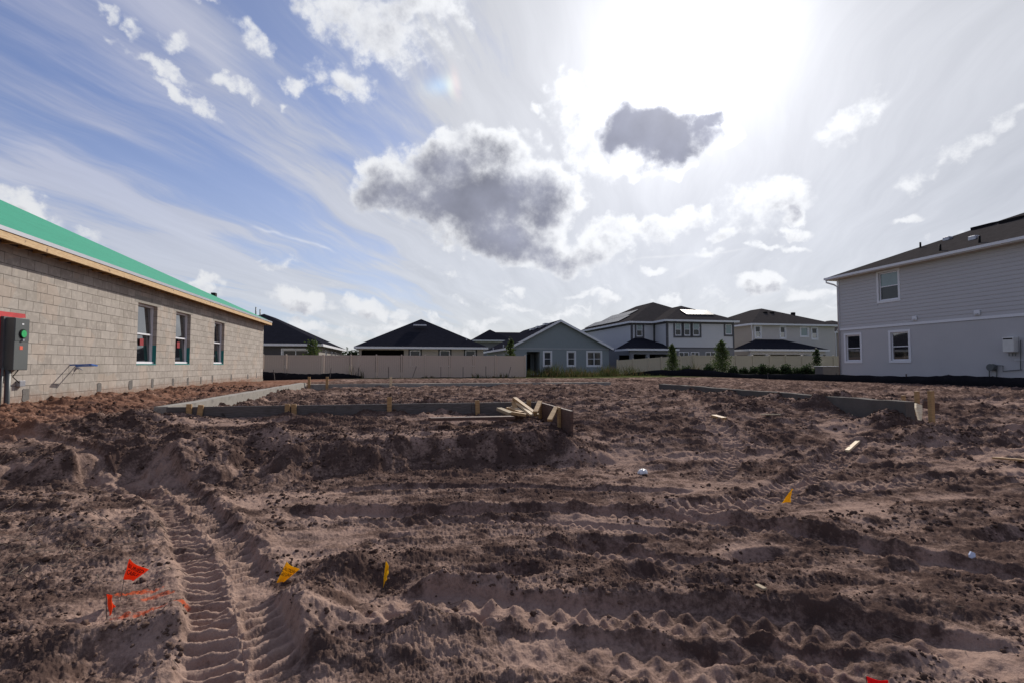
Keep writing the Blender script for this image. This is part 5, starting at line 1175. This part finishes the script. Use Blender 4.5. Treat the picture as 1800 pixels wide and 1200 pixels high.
# ================================================================== marking flags
def text_mesh(txt, size):
    cu = bpy.data.curves.new('lettering', 'FONT'); cu.body = txt; cu.size = size; cu.align_x = 'CENTER'; cu.align_y = 'CENTER'; cu.space_line = .95; cu.resolution_u = 2; cu.offset = size*.012
    o = bpy.data.objects.new('tmp', cu); COL.objects.link(o); bpy.context.view_layer.update()
    me = bpy.data.meshes.new_from_object(o.evaluated_get(bpy.context.evaluated_depsgraph_get())); bpy.data.objects.remove(o); bpy.data.curves.remove(cu)
    bm = bmesh.new(); bm.from_mesh(me); bmesh.ops.triangulate(bm, faces=bm.faces); bmesh.ops.subdivide_edges(bm, edges=[e_ for e_ in bm.edges if e_.calc_length() > size*.25], cuts=1); bm.to_mesh(me); bm.free(); return me
def flag(corners, d, dd, basepx, label, m_, cname, txt=None, bulge=.012, tsize=.026, fold=0., tc=(.5, .5)):
    """corners TL,TR,BR,BL as seen; d distance; dd distance offsets"""
    C_ = [atD(px, py, d+o) for (px, py), o in zip(corners, dd)]
    zz = 0
    for _ in range(12): b_ = onZ(*basepx, zz); zz = .5*zz+.5*gz(b_.x, b_.y)
    b_ = Vector((b_.x, b_.y, gz(b_.x, b_.y)-.05)); r = empty('marking_flag', (b_.x, b_.y, b_.z+.05), 0, label, 'marking flag', 'utility marking flags stuck in the dirt'); o0 = Vector((b_.x, b_.y, b_.z+.05))
    nrm = (C_[1]-C_[0]).cross(C_[3]-C_[0]).normalized()
    if nrm.dot(CAM-C_[0]) < 0: nrm = -nrm
    def F(u, v):
        p = C_[0]*(1-u)*(1-v)+C_[1]*u*(1-v)+C_[2]*u*v+C_[3]*(1-u)*v
        return p+nrm*(bulge*math.sin(u*math.pi*1.3+v*1.2)+fold*abs(v-.55)*u+.003*math.sin(v*9+u*5))
    nu = nv = 14; vs = []; fs = []
    for side in (0, 1):
        for a in range(nu+1):
            for c in range(nv+1): vs.append(F(a/nu, c/nv)-nrm*.0012*side-o0)
    K = (nu+1)*(nv+1)
    for a in range(nu):
        for c in range(nv):
            i_ = a*(nv+1)+c; fs += [(i_, i_+1, i_+nv+2, i_+nv+1), (K+i_, K+i_+nv+1, K+i_+nv+2, K+i_+1)]
    cl = MB().add(vs, fs); me = bpy.data.meshes.new(cname); me.from_pydata([tuple(v) for v in cl.v], [], cl.f); me.materials.append(m_); me.polygons.foreach_set('use_smooth', [True]*len(me.polygons))
    co_ = bpy.data.objects.new('flag_sheet', me); COL.objects.link(co_); co_.parent = r
    MB().tube([b_-o0, C_[3]*.98+b_*.02-o0, C_[3]-o0, C_[0]-o0], .0016, 6).build('wire', M_wire, r)
    if txt:
        tm = text_mesh(txt, tsize); w = (C_[1]-C_[0]).length; h = (C_[3]-C_[0]).length
        for v in tm.vertices:
            u_, v_ = tc[0]+v.co.x/.12, tc[1]-v.co.y/.10
            u_ = max(.02, min(.98, u_)); v_ = max(.02, min(.98, v_)); v.co = F(u_, v_)+nrm*.0012-o0
        tm.materials.clear(); tm.materials.append(M_ink); to = bpy.data.objects.new('lettering', tm); COL.objects.link(to); to.parent = co_
flag([(227.5, 981), (260, 1002), (233, 1021.5), (218.5, 1015.5)], 2.85, (0, .02, .02, 0), (209, 1056), 'orange flag with black lettering standing tallest above the sprayed paint', M_flag_o, 'orange_sheet', 'BURIED\nCABLE', .010, .031, tc=(.50, .42))
flag([(187, 1043), (197.5, 1047), (207.5, 1066), (187, 1081)], 2.62, (0, .03, .05, 0), (187, 1082), 'crumpled orange flag lying low at the left of the sprayed paint', M_flag_o, 'orange_sheet', None, .02)
flag([(504, 986), (525.7, 1000.5), (498, 1023), (487.5, 1022)], 3.0, (0, .0, .02, -.02), (486, 1030), 'yellow flag with black lettering standing beside the deep tyre rut', M_flag_y, 'yellow_sheet', 'CAUTION\nGAS LINE', .014, .027, tc=(.45, .40))
flag([(678, 984.6), (685, 1003), (681, 1018), (671.7, 1031.5)], 3.0, (0, .05, .03, 0), (670, 1040), 'yellow flag seen almost edge-on in the middle of the foreground', M_flag_y, 'yellow_sheet', None, .006)
flag([(1392, 857.7), (1393, 858.5), (1391, 882.6), (1373, 882.6)], 4.1, (0, .02, .0, -.02), (1372, 895), 'small yellow pennant standing alone right of centre', M_flag_y, 'yellow_sheet', None, .006)
flag([(1522, 1187), (1566, 1198), (1560, 1240), (1530, 1236)], 1.95, (0, .02, .02, 0), (1526, 1262), 'red flag cut off by the bottom edge of the photo', M_flag_r, 'red_sheet', None, .01)
# crushed cup and scrap of paper
def lump(name, px, py, rx, rz_, m_, label, cat, z=.1, sides=24):
    zz = z
    for _ in range(12): p = onZ(px, py, zz); zz = .5*zz+.5*(gz(p.x, p.y)+rz_*.4)
    p = onZ(px, py, zz); mb = MB(); R = 7
    for a in range(R+1):
        t = a/R*math.pi/2
        for j_ in range(sides):
            th = 2*math.pi*j_/sides; k = rx*math.cos(t)*(1+.10*math.sin(th*5+a)) if a < R else .0005
            mb.v.append((p.x+k*math.cos(th), p.y+k*math.sin(th)*.8, p.z-rz_*.4+rz_*math.sin(t)*(1+.12*math.sin(th*3+a*2))-(.25*rz_ if a >= R-1 else 0)))
    for a in range(R):
        for j_ in range(sides): j3 = (j_+1) % sides; mb.f.append((a*sides+j_, a*sides+j3, (a+1)*sides+j3, (a+1)*sides+j_)); mb.mi.append(0)
    return tag(mb.build(name, m_, None, smooth=True), label, cat)
M_cup = mat('white_plastic', (.70, .71, .73), .3, .5, var=.2, vscale=30)
lump('crushed_cup', 1130, 828, .062, .055, M_cup, 'crushed white plastic cup half sunk in pale sand mid-lot', 'litter')
a = onZ(1709, 977, gz(*onZ(1709, 977, 0).xy)+.02); mb = MB(); pp = [(-.022, 0, .012), (.0, .004, .03), (.026, .0, .02), (.024, -.004, -.004), (.004, .004, -.018), (-.018, 0, -.008)]
mb.add([a+Vector(p) for p in pp]+[a+Vector(p)+Vector((.002, .01, .0)) for p in pp], [(0,1,2,3,4,5), (11,10,9,8,7,6), *[(i_, (i_+1) % 6, 6+(i_+1) % 6, 6+i_) for i_ in range(6)]])
tag(mb.build('paper_scrap', mat('bluish_paper', (.55, .62, .78), .7), None), 'bluish white scrap of paper in the shaded dirt at the right', 'litter')

# ================================================================== plants
def leaves(pts, size, rng_, elong=1.8):
    n = len(pts); pts = np.asarray(pts, np.float32); d = rng_.normal(size=(n, 3)); d /= np.linalg.norm(d, axis=1)[:, None]; d[:, 2] = np.abs(d[:, 2])*.7
    e_ = np.cross(d, rng_.normal(size=(n, 3))); e_ /= np.linalg.norm(e_, axis=1)[:, None]; s = size*rng_.uniform(.6, 1.3, n)[:, None]
    v = np.stack([pts-d*s*elong/2, pts+e_*s*.5, pts+d*s*elong/2, pts-e_*s*.5], 1); return v.reshape(-1, 3)
def leafmesh(name, pts, size, m_, parent, rng_, elong=1.8):
    v = leaves(pts, size, rng_, elong); n = len(v)//4; me = bpy.data.meshes.new(name); me.from_pydata(v.tolist(), [], [(4*k, 4*k+1, 4*k+2, 4*k+3) for k in range(n)]); me.materials.append(m_)
    o = bpy.data.objects.new(name, me); COL.objects.link(o); o.parent = parent; return o
def tree(name, base, H, Rf, n, size, label, m_, cat='tree', seed=1, z0=.15, group=None, trunk_r=.035, branches=14):
    g = np.random.default_rng(seed); r = empty(name, base, 0, label, cat, group)
    mb = MB(); mb.tube([(0, 0, -.1), (.02*H, 0, H*.4), (0, .02, H*.93)], trunk_r, 8, r2=trunk_r*.25)
    pts = []
    for k in range(branches):
        t = z0+(1-z0)*(k+.5)/branches; a = k*2.4+g.uniform(-.4, .4); R = Rf(t)*H*g.uniform(.7, 1.1); st_ = Vector((0, 0, H*t*.95)); en = st_+Vector((math.cos(a)*R, math.sin(a)*R, R*g.uniform(.3, .9)))
        mb.tube([st_, (st_+en)/2+Vector((0, 0, -.02*H)), en], trunk_r*.35, 5, r2=trunk_r*.1)
        m__ = n//branches
        for q_ in range(3):
            c = st_.lerp(en, (.45, .75, 1.)[q_]); pts.append(np.array(c)+g.normal(0, 1, (m__//3, 3))*np.array([R*.26+.02, R*.26+.02, R*.28+.03]))
    pts.append(np.array([0, 0, H*.97])+g.normal(0, 1, (n//18, 3))*np.array([H*.02, H*.02, H*.035]))
    mb.build('trunk', M_bark, r, smooth=True); leafmesh('crown', np.concatenate(pts), size, m_, r, g)
    return r
def groundpt(px, d): p = atD(px, 650, d); return Vector((p.x, p.y, gz(p.x, p.y)))
con = lambda w: (lambda t: w*(1.1-t)**.7*(1 if t > .12 else .7))
p = groundpt(1182, 43.5); tree('young_tree', p, EYE+35*43.5/900-p.z, con(.21), 3000, .07, 'narrow dark green young tree in front of the solar house', M_leaf, seed=3, z0=.06, branches=22)
p = groundpt(1269, 42); tree('young_tree', p, EYE+41*42/900-p.z, con(.28), 4200, .07, 'bushier conical young tree beside the tan fence corner', M_leaf, seed=4, z0=.04, branches=26)
p = groundpt(548, 40.9); tree('young_tree', p, EYE+40*40.9/900-p.z, lambda t: .16, 650, .11, 'sparse sapling behind the beige fence in front of the charcoal house', M_leaf, seed=6, z0=.45)
p = groundpt(898, 44); tree('young_tree', p, EYE+44*44/900-p.z, con(.20), 1500, .09, 'leafy sapling behind the beige fence near the grey gable house', M_leaf, seed=8, z0=.3)
p = groundpt(1436, 47.5); tree('young_tree', p, EYE+27*47.5/900-p.z, con(.22), 900, .09, 'small tree topping the tan fence in front of the patio house', M_leafd, seed=9, z0=.3)
# hedge shrubs
g = np.random.default_rng(12)
SL = ['low dark shrub just right of the fence corner', 'second shrub along the tan fence']
protos = []
for k in range(4):
    r = empty('hedge_shrub', (0, 0, 0), 0, 'low dark green shrub of the hedge row along the foot of the tan fence', 'shrub', 'hedge shrubs along the tan fence'); mb = MB(); pts = []
    for s_ in range(7):
        a = g.uniform(0, 6.28); l = g.uniform(.25, .5); en = Vector((math.cos(a)*l*.7, math.sin(a)*l*.7, l*1.25)); mb.tube([(0, 0, -.05), en], .012, 5, r2=.005); pts.append(np.array(en)*g.uniform(.45, 1, (75, 1))+g.normal(0, .085, (75, 3)))
    mb.build('stems', M_bark, r); leafmesh('foliage', np.concatenate(pts), .075, M_leafd, r, g); protos.append(r)
k = 0
for px in (1196, 1206, 1234, 1242, 1250, 1287, 1297, 1306, 1315, 1325, 1335, 1344, 1354, 1363, 1373, 1384, 1392, 1402, 1411, 1421, 1430, 1438, 1447):
    d = np.interp(px, [1190, 1300, 1450], [44.5, 41, 36.5]) + g.uniform(-.3, .3); p = groundpt(px, d)
    o = protos[k] if k < 4 else copy_tree(protos[k % 4]); s_ = g.uniform(.8, 1.25)
    o.location = p; o.rotation_euler = (0, 0, g.uniform(0, 6)); o.scale = (s_, s_, s_*g.uniform(.85, 1.2)*1.15); k += 1
# grass strip in front of the grey house and tufts
def grass(name, areas, label, hgt, n, seed):
    g = np.random.default_rng(seed); vs = []; fs = []
    for (px0, px1, d0, d1, frac, hm) in areas:
        for _ in range(int(n*frac)):
            p = groundpt(g.uniform(px0, px1), g.uniform(d0, d1)); h = hgt*hm*g.uniform(.4, 1.15)*(.35+.65*max(0., math.sin(p.x*1.9)*math.sin(p.x*.83+1)+.45)+.25*math.sin(p.x*7)**2); a = g.uniform(0, 6.28); w = .012+.012*g.random(); dx, dy = math.cos(a)*w, math.sin(a)*w; lx, ly = g.normal(0, h*.28), g.normal(0, h*.28); k = len(vs)
            vs += [(p.x-dx, p.y-dy, p.z-.03), (p.x+dx, p.y+dy, p.z-.03), (p.x+dx*.7+lx*.4, p.y+dy*.7+ly*.4, p.z+h*.6), (p.x-dx*.7+lx*.4, p.y-dy*.7+ly*.4, p.z+h*.6), (p.x+lx, p.y+ly, p.z+h)]; fs += [(k, k+1, k+2, k+3), (k+3, k+2, k+4)]
    me = bpy.data.meshes.new(name); me.from_pydata(vs, [], fs); me.materials.append(M_grass); o = bpy.data.objects.new(name, me); COL.objects.link(o); return tag(o, label, 'grass', kind='stuff')
grass('weeds', [(926, 1085, 42.5, 46.5, .62, 1.), (1085, 1150, 43.5, 46, .12, .8), (605, 640, 40, 41.3, .04, .9), (830, 922, 40.3, 41.5, .05, .35), (745, 765, 40.3, 41.5, .01, .35), (1040, 1180, 41.5, 43, .06, .3), (1195, 1225, 42, 43, .05, 1.1)], 'straggling green and tan weeds in front of the grey gable house', .95, 3000, 3)
# far treetops in the gap between roofs
for px, h_, sd_ in ((612, 628, 21), (619, 626, 22)):
    p = groundpt(px, 96); tree('far_tree', p, EYE+(641-h_+4)*96/900-p.z, lambda t: .35, 700, .28, 'distant treetop in the gap left of the black-roofed house' if px < 615 else 'distant rounder treetop touching the black-roofed house eave', M_leafd, seed=sd_, z0=.3, trunk_r=.12)
# utility pedestal left of the siding house
p = groundpt(1456, 34.5); b_ = empty('utility_box', p, 0, 'low dark utility box with white debris on top, left of the siding house', 'utility box')
zt_ = EYE-3.2*34.5/900-p.z; MB().box(-.7, .75, -.3, .4, -.1, zt_).build('cabinet', mat('taupe_metal', (.10, .095, .10), .6), b_, bevel=.02)
MB().box(-.74, .79, -.34, .44, zt_+.001, zt_+.05).build('lid', M_metal, b_, bevel=.015)
# dry roots in the left foreground
g = np.random.default_rng(31); mb = MB()
for _ in range(70):
    px, py = g.uniform(-40, 330), g.uniform(850, 1010); p = onZ(px, py, .02); a = g.uniform(0, 6.28); pts = []; x, y = p.x, p.y
    n_ = int(g.integers(5, 11)); arch = g.uniform(.01, .07); bend = g.normal(0, .35); tot = g.uniform(.12, .5)
    for k in range(n_): pts.append((x, y, gz(x, y)+.004+arch*math.sin(math.pi*k/(n_-1)))); a += bend/ n_*2+g.normal(0, .15); x += math.cos(a)*tot/n_; y += math.sin(a)*tot/n_
    mb.tube(pts, g.uniform(.0012, .003), 5, r2=.0008)
for _ in range(40):
    px, py = g.uniform(300, 1790), g.uniform(860, 1190); p = onZ(px, py, .0); a = g.uniform(0, 6.28); l = g.uniform(.03, .10)
    q1 = (p.x+math.cos(a)*l, p.y+math.sin(a)*l); mb.tube([(p.x, p.y, gz(p.x, p.y)+.004), (*q1, gz(*q1)+.012)], .0018, 5, r2=.0008)
tag(mb.build('dry_roots', M_root, None, smooth=True), 'tangle of dry roots and twigs on the churned dirt at the left', 'roots', kind='stuff')
